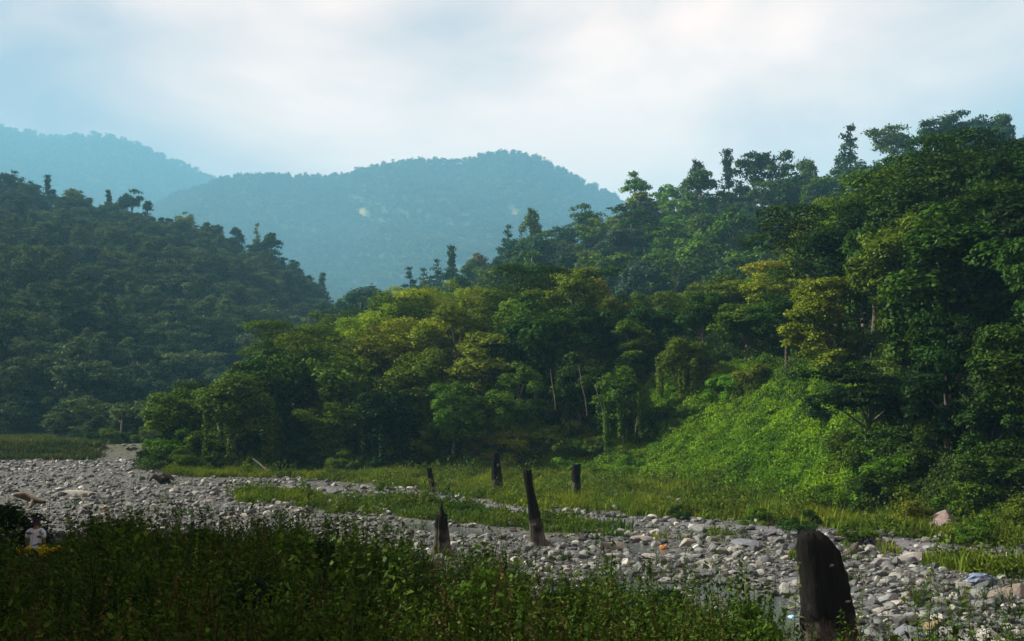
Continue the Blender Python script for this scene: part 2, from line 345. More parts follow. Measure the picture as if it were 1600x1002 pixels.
# hills: lofted from a foot line to a ridge line and down the back
class Hill:
    def __init__(s, ridge, foot, foot_z, amp, scale, seed, bend=0.95, gully=0.0):
        s.gully = gully
        r = np.array(ridge, float); s.px, s.ry, s.D = r[:, 0], r[:, 1], r[:, 2]
        s.foot, s.fz, s.amp, s.scale, s.seed, s.bend = foot, foot_z, amp, scale, seed, bend
    def point(s, px, t):
        px = np.asarray(px, float); t = np.asarray(t, float)
        D = np.interp(px, s.px, s.D); Fd = np.interp(px, *zip(*s.foot)) if isinstance(s.foot, list) else s.foot + 0 * px
        R = EYE + (HOR - np.interp(px, s.px, s.ry)) / F * D
        Y = Fd + (D - Fd) * t; X = (px - CX) / F * Y
        up = np.where(t <= 1, np.clip(t, 0, 1) ** s.bend, 1 - (t - 1) * 0.9)
        n = fbm(X, Y, s.scale, s.seed, 5)
        z = s.fz + (R - s.fz) * up + s.amp * n * np.clip(4 * t * (1.15 - t), -0.3, 1)
        if s.gully:
            z = z - s.gully * (1 - np.abs(fbm(X + 0.35 * Y, 0.25 * Y, s.scale * 0.9, s.seed + 40, 4)) * 2.2) * 4 * np.clip(t * (1 - t), 0, 1)
        return X, Y, z
    def build(s, name, mat, p0, p1, npx, nt, bare=()):
        PX, T = np.meshgrid(np.linspace(p0, p1, npx), np.concatenate([np.linspace(-0.08, 1, nt), np.linspace(1.03, 1.6, nt // 3)]))
        X, Y, Z = s.point(PX, np.maximum(T, 0)); Z = np.where(T < 0, Z - 12, Z)
        vy = py_of(Y, Z); b = np.zeros_like(X)
        for (bx, by, rx, ry) in bare:
            b = np.maximum(b, (1 - smooth01(0.5, 1.15, np.hypot((PX - bx) / rx, (vy - by) / ry) + 0.35 * fbm(X, Y, s.scale * 0.08, 77))) * (T < 1.0))
        n, m_ = X.shape; i, j = np.meshgrid(np.arange(n - 1), np.arange(m_ - 1), indexing='ij')
        q = np.stack([i * m_ + j, i * m_ + j + 1, (i + 1) * m_ + j + 1, (i + 1) * m_ + j], -1).reshape(-1, 4)
        return tag(mobj(name, mesh_np(name, np.stack([X, Y, Z], -1).reshape(-1, 3), [q], mat, smooth=True, vert_attr={'bare': b.ravel()})), kind='structure')
def hill_mat(name, c1, c2, bare_c, sc1):
    m, t, out = new_mat(name); l = t.links
    p = N(t, 'ShaderNodeBsdfDiffuse'); g = N(t, 'ShaderNodeNewGeometry')
    n = N(t, 'ShaderNodeTexNoise'); n.inputs['Scale'].default_value = sc1; n.inputs['Detail'].default_value = 8; n.inputs['Roughness'].default_value = 0.75; l.new(g.outputs['Position'], n.inputs['Vector'])
    r = N(t, 'ShaderNodeValToRGB'); l.new(n.outputs['Fac'], r.inputs[0]); r.color_ramp.elements[0].position = 0.35; r.color_ramp.elements[1].position = 0.7
    r.color_ramp.elements[0].color = (*c1, 1); r.color_ramp.elements[1].color = (*c2, 1)
    a = N(t, 'ShaderNodeAttribute', attribute_name='bare'); mm = N(t, 'ShaderNodeMix', data_type='RGBA')
    l.new(a.outputs['Fac'], mm.inputs['Factor']); l.new(r.outputs[0], mm.inputs['A']); mm.inputs['B'].default_value = (*bare_c, 1)
    l.new(mm.outputs['Result'], p.inputs['Color']); l.new(p.outputs[0], out.inputs[0]); return m
M_HILL = hill_mat('hillside_soil', (0.010, 0.016, 0.007), (0.035, 0.045, 0.014), (0.34, 0.20, 0.075), 0.12)
M_MOUNT = hill_mat('mountain_side', (0.020, 0.035, 0.014), (0.075, 0.085, 0.030), (0.24, 0.20, 0.09), 0.014)
LEFT = Hill([(-1500, 150, 520), (-500, 190, 510), (-200, 235, 500), (0, 305, 490), (60, 315, 480), (130, 331, 475), (200, 345, 470), (240, 357, 465), (290, 371, 460), (350, 392, 450), (400, 410, 440), (440, 432, 430), (490, 462, 420), (515, 497, 412), (545, 590, 405), (600, 680, 400)],
            [(-1500, 150), (-300, 175), (0, 182), (250, 200), (400, 230), (600, 300)], 1.2, 5.0, 60, 101)
RIGHT = Hill([(360, 690, 370), (420, 620, 370), (480, 545, 370), (530, 512, 370), (570, 504, 365), (600, 500, 360), (650, 484, 350), (700, 460, 350), (800, 420, 345), (920, 388, 340), (1000, 360, 335), (1100, 338, 328), (1200, 326, 320), (1300, 312, 312), (1400, 284, 300), (1500, 258, 290), (1600, 225, 280), (1900, 170, 265), (2800, 130, 250)],
             [(420, 190), (800, 165), (1300, 150), (2800, 140)], 5.0, 4.0, 45, 202)
MOUNT = Hill([(-300, 420, 3124), (100, 372, 3063), (200, 335, 3026), (270, 300, 3000), (330, 277, 3000), (380, 268, 3000), (430, 272, 3000), (500, 277, 3000), (540, 276, 3000), (600, 261, 3000), (690, 245, 3000), (790, 240, 3000), (830, 246, 3000), (870, 265, 3000), (930, 292, 3000), (975, 320, 3026), (1050, 365, 3063), (1300, 430, 3124), (1900, 470, 3124)],
             1300, 0.0, 60, 480, 303, 0.85, 110)
RIDGE = Hill([(-1800, 190, 4288), (-600, 165, 4168), (-200, 175, 4050), (0, 199, 4050), (40, 203, 4050), (60, 210, 4050), (100, 210, 4050), (140, 211, 4050), (200, 225, 4050), (260, 252, 4050), (320, 278, 4050), (400, 330, 4074), (520, 420, 4168), (800, 520, 4288)],
             2000, 0.0, 75, 750, 404, 0.85, 120)
LEFT.build('hill', M_HILL, -900, 600, 240, 90, [(160, 327, 20, 7), (130, 332, 22, 6)])
RIGHT.build('hill', M_HILL, 360, 2600, 240, 80)
MOUNT.build('mountain', M_MOUNT, -300, 1900, 330, 110, [(563, 331, 7, 9), (806, 330, 15, 5), (745, 280, 24, 3), (815, 278, 18, 2)])
RIDGE.build('mountain', M_MOUNT, -1700, 800, 300, 80)

# ------------------------------------------------------------------ air
bm_v = [(-5400, -300, -14), (5400, -300, -14), (5400, 6800, -14), (-5400, 6800, -14), (-5400, -300, 1150), (5400, -300, 1150), (5400, 6800, 1150), (-5400, 6800, 1150)]
bm_f = [(0, 3, 2, 1), (4, 5, 6, 7), (0, 1, 5, 4), (1, 2, 6, 5), (2, 3, 7, 6), (3, 0, 4, 7)]
hm, ht, hout = new_mat('air'); pv = N(ht, 'ShaderNodeVolumePrincipled')
pv.inputs['Color'].default_value = (*HAZE_COLOR, 1); pv.inputs['Density'].default_value = HAZE_DENSITY; pv.inputs['Anisotropy'].default_value = 0.0
ht.links.new(pv.outputs[0], hout.inputs['Volume'])
hz = mobj('haze', mesh_np('haze', bm_v, [np.array(bm_f)], hm)); tag(hz, kind='stuff')

# ------------------------------------------------------------------ plant building
def unit(v): return v / np.maximum(np.linalg.norm(v, axis=-1, keepdims=True), 1e-9)
def leaf_quads(P, Nn, L, W, r, droop=0.25):
    n = len(P); a = unit(np.cross(Nn, r.normal(size=(n, 3)))); a = unit(a + np.array([0, 0, -droop]) * r.random((n, 1)))
    sd = unit(np.cross(Nn, a)); L = np.broadcast_to(L, n)[:, None]; W = np.broadcast_to(W, n)[:, None]
    up = unit(np.cross(a, sd)) * np.sign((np.cross(a, sd) * Nn).sum(1, keepdims=True))
    v0 = P - a * L * 0.5; v1 = P - a * L * 0.02 + sd * W * 0.5 - up * W * 0.15; v2 = P + a * L * 0.5 - up * L * 0.10; v3 = P - a * L * 0.02 - sd * W * 0.5 - up * W * 0.15
    V = np.stack([v0, v1, v2, v3], 1).reshape(-1, 3); return V, np.arange(4 * n).reshape(n, 4)
def crown_mesh(name, clumps, n, L, seed, mat, lift=0.38, low=-0.35, wid=0.55, droop=0.3, curtains=()):
    r = np.random.default_rng(seed); C = np.array([c[:3] for c in clumps], float); Rr = np.array([c[3:6] for c in clumps], float)
    w = (Rr[:, 0] * Rr[:, 1] + Rr[:, 0] * Rr[:, 2] + Rr[:, 1] * Rr[:, 2]); w /= w.sum()
    tw = max(1, n // 5); k = r.choice(len(C), tw, p=w)
    d = unit(r.normal(size=(tw, 3))); flip = (d[:, 2] < low) & (r.random(tw) < 0.8); d[flip, 2] *= -1
    rad = 1 - np.abs(r.normal(0, 0.20, tw)); P = C[k] + d * Rr[k] * rad[:, None]
    P = np.repeat(P, 5, 0); d = np.repeat(d, 5, 0); k = np.repeat(k, 5); P = P + r.normal(0, L * 0.55, P.shape) * np.array([1, 1, 0.6])
    Nn = unit(d * 0.6 + np.array([0, 0, lift]) + r.normal(0, 0.30, d.shape))
    ct = r.uniform(0.72, 1.28, len(C)); tint = ct[k] * r.uniform(0.65, 1.35, len(P))
    for (cx, cy, z1, z0, rr_) in curtains:
        m_ = int(n * 0.03); zz = z0 + (z1 - z0) * r.random(m_); an = r.random(m_) * 6.283
        p = np.stack([cx + np.cos(an) * rr_ * r.random(m_), cy + np.sin(an) * rr_ * r.random(m_), zz], 1)
        P = np.concatenate([P, p]); Nn = np.concatenate([Nn, unit(np.stack([np.cos(an), np.sin(an), 0.5 + 0 * an], 1) + r.normal(0, 0.3, (m_, 3)))])
        tint = np.concatenate([tint, r.uniform(0.6, 1.3, m_)])
    V, q = leaf_quads(P, Nn, L * r.uniform(0.7, 1.35, len(P)), L * wid * r.uniform(0.7, 1.3, len(P)), r, droop)
    return mesh_np(name, V, [q], mat, face_attr={'tint': tint})
def tubes(paths, nseg=6):
    V, Q = [], []
    for pts, rad in paths:
        pts = np.array(pts, float); b = len(V); t = unit(np.gradient(pts, axis=0))
        for i in range(len(pts)):
            a = np.cross(t[i], (0.3, 1, 0.1)); a /= np.linalg.norm(a) + 1e-9; c = np.cross(t[i], a)
            for s in range(nseg):
                g = 2 * math.pi * s / nseg; V.append(pts[i] + (a * math.cos(g) + c * math.sin(g)) * rad[i] * (1 + 0.12 * math.sin(3 * g + i)))
        for i in range(len(pts) - 1):
            for s in range(nseg):
                Q.append((b + i * nseg + s, b + i * nseg + (s + 1) % nseg, b + (i + 1) * nseg + (s + 1) % nseg, b + (i + 1) * nseg + s))
        e = b + (len(pts) - 1) * nseg; V.append(pts[-1] + t[-1] * rad[-1] * 0.5); tip = len(V) - 1
        for s in range(nseg): Q.append((e + s, e + (s + 1) % nseg, tip, tip))
    q = np.array(Q); tri = q[:, 2] == q[:, 3]
    return np.array(V), [q[~tri], q[tri][:, :3]]
def limb(a, b, r0, r1, r, sag=0.12):
    a, b = np.array(a, float), np.array(b, float); L = np.linalg.norm(b - a); ts = np.linspace(0, 1, 5)
    off = r.normal(0, sag * 0.35 * L, 3); P = [a + (b - a) * t + off * math.sin(t * math.pi) + np.array([0, 0, sag * L * math.sin(t * math.pi)]) for t in ts]
    return P, [r0 + (r1 - r0) * t for t in ts]

def tree_shape(kind, r):
    """clumps and limbs of a tree 10 m tall"""
    cl, cur = [], []; th = 4.0; tr = 0.22
    if kind == 'round':
        for _ in range(34):
            d = unit(r.normal(size=3)); d[2] = d[2] * 0.9; q = r.uniform(0.45, 1.0)
            s = r.uniform(0.6, 1.35); cl.append((d[0] * 3.1 * q, d[1] * 3.1 * q, 5.9 + d[2] * 3.4 * q, s, s, s * r.uniform(0.55, 0.85)))
        th = 3.5
    elif kind == 'umbrella':
        for _ in range(26):
            a = r.random() * 6.283; q = math.sqrt(r.random()); lay = r.random()
            rr_ = (2.2 + 2.3 * lay) * q; s = r.uniform(1.0, 1.9)
            cl.append((math.cos(a) * rr_, math.sin(a) * rr_, 5.2 + 4.1 * lay - 0.5 * q * q * lay + r.normal(0, 0.2), s, s, s * r.uniform(0.22, 0.36)))
        th = 4.2
    elif kind == 'oval':
        for _ in range(40):
            h = r.random(); a = r.random() * 6.283; w = (0.5 + 2.1 * math.sin(math.pi * min(1, h * 0.85 + 0.12))) * math.sqrt(r.random())
            s = r.uniform(0.5, 1.1); cl.append((math.cos(a) * w, math.sin(a) * w, 2.4 + 7.2 * h, s, s, s * r.uniform(0.5, 0.9)))
        th = 6.0
    elif kind == 'cone':
        for k in range(9):
            h = k / 8.0; w = 2.3 * (1 - h) ** 0.8 + 0.25
            for _ in range(max(2, int(7 * (1 - h)))):
                a = r.random() * 6.283; q = r.uniform(0.35, 1.0); s = r.uniform(0.5, 0.95) * (1.1 - 0.5 * h)
                cl.append((math.cos(a) * w * q, math.sin(a) * w * q, 2.2 + 7.5 * h - 0.35 * q, s, s, s * 0.38))
        th = 9.2; tr = 0.16
    elif kind == 'column':
        for _ in range(26):
            h = r.random(); a = r.random() * 6.283; w = (1.05 * (1 - 0.75 * h)) * math.sqrt(r.random()); s = r.uniform(0.4, 0.75)
            cl.append((math.cos(a) * w, math.sin(a) * w, 1.8 + 7.9 * h, s, s, s * 0.75))
        th = 9.0; tr = 0.14
    elif kind == 'open':
        for _ in range(24):
            a = r.random() * 6.283; q = r.uniform(0.3, 1.0); h = r.random(); s = r.uniform(0.55, 1.15)
            cl.append((math.cos(a) * 3.6 * q, math.sin(a) * 3.6 * q, 4.2 + 5.3 * h * (1 - 0.3 * q), s, s, s * 0.45))
        th = 5.0; tr = 0.26
    elif kind == 'vine':
        for _ in range(30):
            d = unit(r.normal(size=3)); q = r.uniform(0.5, 1.0); s = r.uniform(0.8, 1.4)
            cl.append((d[0] * 2.6 * q, d[1] * 2.6 * q, 6.4 + d[2] * 2.9 * q, s, s, s * 0.8))
        for _ in range(16):
            a = r.random() * 6.283; w = r.uniform(1.2, 3.0); z1 = r.uniform(4.5, 7.5); cur.append((math.cos(a) * w, math.sin(a) * w, z1, r.uniform(0.3, 2.5), r.uniform(0.3, 0.6)))
        th = 4.5
    elif kind == 'plume':                                        # feathery leaning sprays, bamboo-like
        for _ in range(11):
            a = r.random() * 6.283; H = r.uniform(6.5, 9.8); out = r.uniform(0.8, 3.0)
            for k in range(6):
                t = 0.25 + 0.75 * k / 5; cl.append((math.cos(a) * out * t ** 2, math.sin(a) * out * t ** 2, H * t - 0.8 * t ** 4, 0.85, 0.85, 0.5))
        th = 5.0; tr = 0.10
    elif kind == 'tiered':
        for zc, w, k_ in ((5.2, 2.3, 9), (7.4, 2.2, 12), (8.3, 1.3, 7), (9.6, 0.5, 3)):
            for _ in range(k_):
                a = r.random() * 6.283; q = math.sqrt(r.random()); s = r.uniform(0.5, 1.0)
                cl.append((math.cos(a) * w * q, math.sin(a) * w * q, zc - 0.9 * q * q + 0.3, s, s, 0.3))
        th = 9.4; tr = 0.15
    elif kind == 'bush':
        for _ in range(26):
            a = r.random() * 6.283; q = math.sqrt(r.random()); h = r.random() * (1 - 0.55 * q); s = r.uniform(0.9, 1.9)
            cl.append((math.cos(a) * 4.6 * q, math.sin(a) * 4.6 * q, 1.0 + 7.3 * h, s, s, s * r.uniform(0.6, 0.9)))
        th = 3.0; tr = 0.3
    return cl, cur, th, tr
PROTO = {}
def make_proto(kind, seed, n, L, key, droop=0.3, mat=None, trunk_mat=None):
    r = np.random.default_rng(seed); cl, cur, th, tr = tree_shape(kind, r)
    cm = crown_mesh('crown', cl, n, L, seed + 1, mat or M_CROWN, curtains=cur, droop=droop)
    bend = r.normal(0, 0.15, 2); P = [(bend[0] * math.sin(t * 3), bend[1] * math.sin(t * 2.4), -0.5 + (th + 0.5) * t) for t in np.linspace(0, 1, 7)]
    paths = [(P, [tr * (1.25 - 0.75 * t) for t in np.linspace(0, 1, 7)])]
    if kind != 'bush':
        for c in sorted(cl, key=lambda c: -c[3])[:9]:
            h = min(th * 0.97, max(th * 0.35, c[2] * 0.62)); paths.append(limb((bend[0] * math.sin(h / th * 3), bend[1] * math.sin(h / th * 2.4), h), c[:3], tr * 0.45, tr * 0.12, r))
    else:
        for c in cl[:6]: paths.append(limb((0, 0, 0), c[:3], tr * 0.5, tr * 0.15, r))
    V, q = tubes(paths); tm = mesh_np('trunk', V, q, trunk_mat or M_BARK, smooth=True)
    PROTO.setdefault(key, []).append((kind, cm, tm))
for i in range(3): make_proto('round', 100 + i, 13000, 0.27, 'near_round')
for i in range(3): make_proto('umbrella', 110 + i, 12000, 0.26, 'near_umbrella')
for i in range(2): make_proto('oval', 120 + i, 12000, 0.26, 'near_oval')
for i in range(2): make_proto('vine', 130 + i, 11000, 0.28, 'near_vine')
for i in range(2): make_proto('plume', 135 + i, 12000, 0.30, 'near_plume', droop=0.7)
for i in range(3): make_proto('bush', 140 + i, 9000, 0.42, 'bush')
for i in range(2): make_proto('round', 101 + i, 26000, 0.165, 'big_round')
for i in range(3): make_proto('umbrella', 111 + i, 24000, 0.16, 'big_umbrella')
for i in range(2): make_proto('oval', 121 + i, 24000, 0.16, 'big_oval')
make_proto('vine', 131, 22000, 0.17, 'big_vine')
make_proto('tiered', 199, 2600, 0.45, 'far_tiered')
for i in range(3): make_proto('round', 150 + i, 3000, 0.58, 'far_round')
for i in range(2): make_proto('umbrella', 160 + i, 2600, 0.55, 'far_umbrella')
for i in range(3): make_proto('oval', 170 + i, 2800, 0.55, 'far_oval')
for i in range(2): make_proto('cone', 180 + i, 2200, 0.50, 'far_cone')
make_proto('column', 190, 1500, 0.48, 'far_column'); make_proto('open', 195, 1700, 0.55, 'far_open'); make_proto('open', 196, 1900, 0.55, 'far_open')
make_proto('vine', 198, 2800, 0.58, 'far_vine')

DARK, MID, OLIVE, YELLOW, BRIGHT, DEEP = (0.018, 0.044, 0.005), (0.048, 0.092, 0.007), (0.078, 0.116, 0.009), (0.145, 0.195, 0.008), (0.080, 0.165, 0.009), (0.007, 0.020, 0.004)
BLUEG = (0.026, 0.058, 0.030); RUST = (0.13, 0.09, 0.03)
CNAME = {DARK: 'dark green', MID: 'mid green', OLIVE: 'olive green', YELLOW: 'yellow-green', BRIGHT: 'fresh bright green', DEEP: 'blackish green', BLUEG: 'bluish green', RUST: 'rusty brown-green'}
KNAME = {'round': ('broadleaf_tree', 'round-crowned'), 'umbrella': ('spreading_tree', 'flat-layered spreading'), 'oval': ('broadleaf_tree', 'tall oval'), 'cone': ('conical_tree', 'pointed tiered'),
         'column': ('columnar_tree', 'slim columnar'), 'open': ('open_crowned_tree', 'gappy open-crowned'), 'vine': ('vine_draped_tree', 'vine-draped'), 'plume': ('feathery_tree', 'feathery arching'), 'tiered': ('spreading_tree', 'tiered'), 'bush': ('bush', 'dense leafy')}
TREES = []                                                     # records for the labels
def put_tree(key, x, y, z, H, color, zone, wide=1.0, label=None, group=None, var=None, dx=0.0):
    kind, cm, tm = PROTO[key][(var if var is not None else random.randrange(99)) % len(PROTO[key])]
    name, look = KNAME[kind]; root = empty(name, (x, y, z))
    root.rotation_euler = (random.gauss(0, 0.03), dx + random.gauss(0, 0.03), random.random() * 6.283)
    s = H / 10.0; root.scale = (s * wide, s * wide, s)
    c = mobj('crown', cm, root); t = mobj('trunk', tm, root)
    j = [random.uniform(0.82, 1.2), random.uniform(0.9, 1.12), random.uniform(0.8, 1.2)]
    c.color = (color[0] * j[0], color[1] * j[1], color[2] * j[2], 1)
    TREES.append(dict(o=root, look=look, col=CNAME[color], px=float(px_of(x, y)), top=float(py_of(y, z + H)), H=H, zone=zone, label=label, bush=(kind == 'bush'), y=y, group=group))
    return root

# hillside trees, upper right slope
def hill_t_for(h, px, D):
    ts = np.linspace(0, 1, 60); _, Y, _ = h.point(np.full(60, px), ts); return float(np.interp(D, Y, ts))
def hill_tree(h, px, t, key, H, color, zone, **kw):
    X, Y, Z = h.point(px, t); return put_tree(key, float(X), float(Y), float(Z) - 0.4, H, color, zone, **kw)
# (px, top y in the photograph, kind, colour, label)
SKY_R = [(640, 415, 'far_cone', DARK, 'dark ragged pointed tree at the low end of the hill crest'),
         (682, 402, 'far_cone', DARK, 'small dark pointed tree beside the slim columnar one on the low crest'),
         (707, 380, 'far_column', DARK, 'slim dark columnar tree on the low crest'),
         (745, 390, 'far_round', RUST, 'rust-tinted round tree on the low crest'),
         (796, 348, 'far_cone', DARK, 'dark pointed tree next to the leafy cone on the crest'),
         (828, 322, 'far_oval', MID, 'leafy blunt cone-shaped tree rising above the crest'),
         (918, 315, 'far_umbrella', MID, 'wide domed tree with drooping side boughs on the crest'),
         (997, 262, 'far_tiered', BRIGHT, 'solitary two-tiered umbrella tree standing clear on the crest'),
         (1050, 278, 'far_round', BRIGHT, 'round bright tree on the shoulder of the crest'),
         (1095, 244, 'far_oval', BLUEG, 'creeper-clad cone tree with spiky twigs on the crest'),
         (1143, 224, 'far_column', BLUEG, 'tallest slim columnar tree against the white cloud'),
         (1183, 222, 'far_open', DARK, 'dark gappy tree with thick trunk on the crest'),
         (1215, 213, 'far_open', DARK, 'broad dark open-crowned tree on the crest, spreading to a point'),
         (1273, 238, 'far_vine', MID, 'small drooping round tree alone on the crest'),
         (1335, 182, 'far_cone', BLUEG, 'tall airy pyramid tree on the crest'),
         (1405, 180, 'far_umbrella', MID, 'domed spreading tree on the high crest'),
         (1440, 190, 'far_open', DARK, 'thin dark tree beside the domed one on the high crest'),
         (1485, 172, 'far_umbrella', DARK, 'layered tree on the high crest beside the wind-swept one'),
         (1522, 162, 'far_umbrella', DARK, 'wind-swept umbrella tree on the high crest'),
         (1560, 172, 'far_round', DARK, 'round dark tree at the high end of the crest'),
         (1580, 165, 'far_vine', MID, 'pale hazy draped tree at the top end of the crest')]
for px, top, key, col, lab in SKY_R:
    X, Y, Z = RIGHT.point(px, 0.985); H = (HOR - top) / F * float(Y) + EYE - float(Z)
    put_tree(key, float(X), float(Y), float(Z) - 0.3, H + 0.3, col, 'crest', wide={'far_tiered': 1.0, 'far_column': 0.85, 'far_umbrella': 0.9, 'far_oval': 0.78, 'far_cone': 1.05, 'far_open': 0.95, 'far_round': 0.9, 'far_vine': 0.8}[key] * (0.9 if H > 14 else 1.0), label=lab, group='trees on the crest of the wooded hill')
keys_r = ['far_round', 'far_round', 'far_oval', 'far_oval', 'far_umbrella', 'far_vine', 'far_cone', 'far_open']
rr = random.Random(31)
rows = [(0.96, 27), (0.90, 24), (0.82, 22), (0.73, 20), (0.64, 19), (0.54, 18), (0.44, 16), (0.34, 12), (0.24, 9)]
for t, n in rows:
    for k in range(n):
        px = 500 + (1590 - 500) * (k + rr.uniform(0.1, 0.9)) / n
        if px > 1420 and t < 0.6: continue
        if t < 0.40: px = 700 + (px - 615) * 0.66
        if t > 0.93 and (abs(px - 985) < 42 or abs(px - 560) < 22): continue
        key = rr.choice(keys_r if t < 0.95 else ['far_round', 'far_oval', 'far_umbrella', 'far_vine'])
        H = rr.uniform(8.5, 14.5) * (0.72 if t > 0.95 else 1.0) * (1.1 if key in ('far_oval', 'far_cone') else 1)
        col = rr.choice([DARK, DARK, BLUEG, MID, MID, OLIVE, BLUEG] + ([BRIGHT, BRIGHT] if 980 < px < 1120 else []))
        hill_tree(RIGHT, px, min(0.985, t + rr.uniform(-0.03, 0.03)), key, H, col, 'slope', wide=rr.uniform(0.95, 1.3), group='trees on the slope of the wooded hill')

# left ridge: the few that stand out
for px, top, key, col, lab in [(8, 258, 'far_round', DARK, 'dark round tree at the upper end of the shaded ridge'), (62, 268, 'far_column', DARK, 'dark blunt tree on the shaded ridge crest'),
        (38, 275, 'far_round', DARK, 'dark broad tree on the shaded ridge crest'), (105, 284, 'far_round', OLIVE, 'olive round tree on the shaded ridge above the clearing'),
        (160, 292, 'far_column', DARK, 'stubby tree standing alone behind the orange clearing'), (199, 291, 'far_umbrella', DARK, 'lone tree on a bare stem past the orange clearing'),
        (183, 304, 'far_oval', DARK, 'bushy tree below the lone bare-stemmed one on the ridge'), (222, 312, 'far_oval', DARK, 'oval tree at the brow past the orange clearing'),
        (285, 325, 'far_round', OLIVE, 'pale-topped round tree on the falling ridge'), (330, 346, 'far_umbrella', DARK, 'dark domed tree on the falling ridge'),
        (364, 353, 'far_oval', DARK, 'small pointed tree on the falling ridge'), (397, 345, 'far_cone', OLIVE, 'tall pale-tipped tree on the falling ridge'),
        (420, 364, 'far_oval', DARK, 'leaning dark tree on the falling ridge below the pale-tipped one'), (455, 402, 'far_round', DARK, 'dark tree low on the falling ridge'),
        (500, 424, 'far_column', DARK, 'dark tree at the lower tip of the ridge'), (558, 450, 'far_umbrella', BLUEG, 'hazy flat-topped tree far off in the gap between the hills')]:
    if px == 558: X, Y, Z = RIGHT.point(px, 0.985)
    else: X, Y, Z = LEFT.point(px, 0.985)
    H = (HOR - top) / F * float(Y) + EYE - float(Z)
    put_tree(key, float(X), float(Y), float(Z) - 0.5, H + 0.5, col, 'ridge', wide={'far_column': 0.9, 'far_cone': 0.6, 'far_umbrella': 0.7}.get(key, 0.95), label=lab, group='trees of the shaded ridge')

# near belt along the bend
CANOPY = np.array([(200, 640), (225, 605), (250, 580), (285, 535), (330, 550), (380, 530), (410, 500), (450, 505), (500, 448), (540, 450), (590, 470), (625, 455), (700, 415), (740, 455), (800, 435), (870, 395), (920, 440), (980, 450), (1050, 470), (1110, 405), (1170, 430), (1230, 395), (1280, 355), (1300, 300), (1380, 265), (1450, 232), (1500, 226), (1560, 196), (1650, 170), (1900, 120)], float)
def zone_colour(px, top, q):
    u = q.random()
    if px > 1330: return [DARK, DEEP, DARK, DEEP, MID, DEEP][int(u * 6)]  # partly dark species, partly the dimness of this side put into leaf colour
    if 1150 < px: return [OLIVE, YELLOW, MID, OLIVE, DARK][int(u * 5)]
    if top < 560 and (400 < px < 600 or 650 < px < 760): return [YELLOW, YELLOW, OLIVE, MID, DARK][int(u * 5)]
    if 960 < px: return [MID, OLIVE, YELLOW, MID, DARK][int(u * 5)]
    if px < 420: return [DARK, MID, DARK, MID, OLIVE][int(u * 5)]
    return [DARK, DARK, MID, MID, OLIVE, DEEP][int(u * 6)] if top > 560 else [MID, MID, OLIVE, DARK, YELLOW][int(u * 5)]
q = random.Random(5)
def foot_points(off, step, jitter):
    P = np.array(FOOT[1:12], float); L = np.concatenate([[0], np.cumsum(np.hypot(*np.diff(P, axis=0).T))]); out = []
    s = step * 0.5
    while s < L[-1]:
        x, y = np.interp(s, L, P[:, 0]), np.interp(s, L, P[:, 1]); x2, y2 = np.interp(s + 4, L, P[:, 0]), np.interp(s + 4, L, P[:, 1]); x1, y1 = np.interp(s - 4, L, P[:, 0]), np.interp(s - 4, L, P[:, 1])
        tx, ty = x2 - x1, y2 - y1; l = math.hypot(tx, ty); nx, ny = ty / l, -tx / l; o = off + q.uniform(-jitter, jitter)
        out.append((x + nx * o, y + ny * o)); s += step * q.uniform(0.75, 1.3)
    return out
near_n = 0
VINE_POLY = [(1000, 770), (975, 690), (1035, 640), (1120, 612), (1250, 585), (1335, 640), (1350, 790)]
cand = np.random.default_rng(55); cx_ = cand.uniform(-45, 75, 9000); cy_ = cand.uniform(36, 150, 9000)
d_, sd_ = seg_dist(cx_, cy_, FOOT); cs_ = d_ * sd_; cz_ = ground_z(cx_, cy_); taken = []
order = np.argsort(cs_ + cand.uniform(0, 3, 9000))
for i in order:
    x, y, s_i, z = float(cx_[i]), float(cy_[i]), float(cs_[i]), float(cz_[i]); px = float(px_of(x, y))
    if s_i < 3.5 or s_i > 46 or px < 205 or px > 1700: continue
    base = float(py_of(y, z))
    if in_poly(px, base, VINE_POLY): continue
    ct = float(np.interp(px, CANOPY[:, 0], CANOPY[:, 1])) + (25 if px > 1250 and s_i > 34 else 0)
    if base - ct < 12: continue
    if any((x - a) ** 2 + (y - b) ** 2 < (4.7 + 0.06 * s_i) ** 2 for a, b in taken): continue
    fr = float(np.interp(s_i, [3, 9, 16, 26], [0.55, 0.30, 0.12, 0.0])) * (0.5 if px < 480 else 1)
    top = ct + (base - ct) * (fr + q.uniform(-0.03, 0.16)); H = (base - top) / F * y
    H = min(max(H * 1.07, 4.0 + 0.05 * s_i), 21 if px < 1200 else 24); top = base - H * F / y
    if top < ct - 30: continue
    taken.append((x, y))
    key = q.choice(['near_round', 'near_umbrella', 'near_oval', 'near_vine', 'near_round', 'near_umbrella'])
    if s_i < 12 and px < 980: key = q.choice(['near_round', 'near_vine', 'near_oval', 'near_vine'])
    if 400 < px < 560 and q.random() < 0.5: key = 'near_plume'
    if px > 1280 and q.random() < 0.2: key = 'near_round'
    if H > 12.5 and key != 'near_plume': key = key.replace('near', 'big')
    put_tree(key, x, y, z - 0.2, H, zone_colour(px, top, q), 'belt', wide=q.uniform(0.95, 1.35) * (1.25 if H < 7 else 1.0) * (0.8 if H > 17 else 1), group='trees along the bend of the river'); near_n += 1
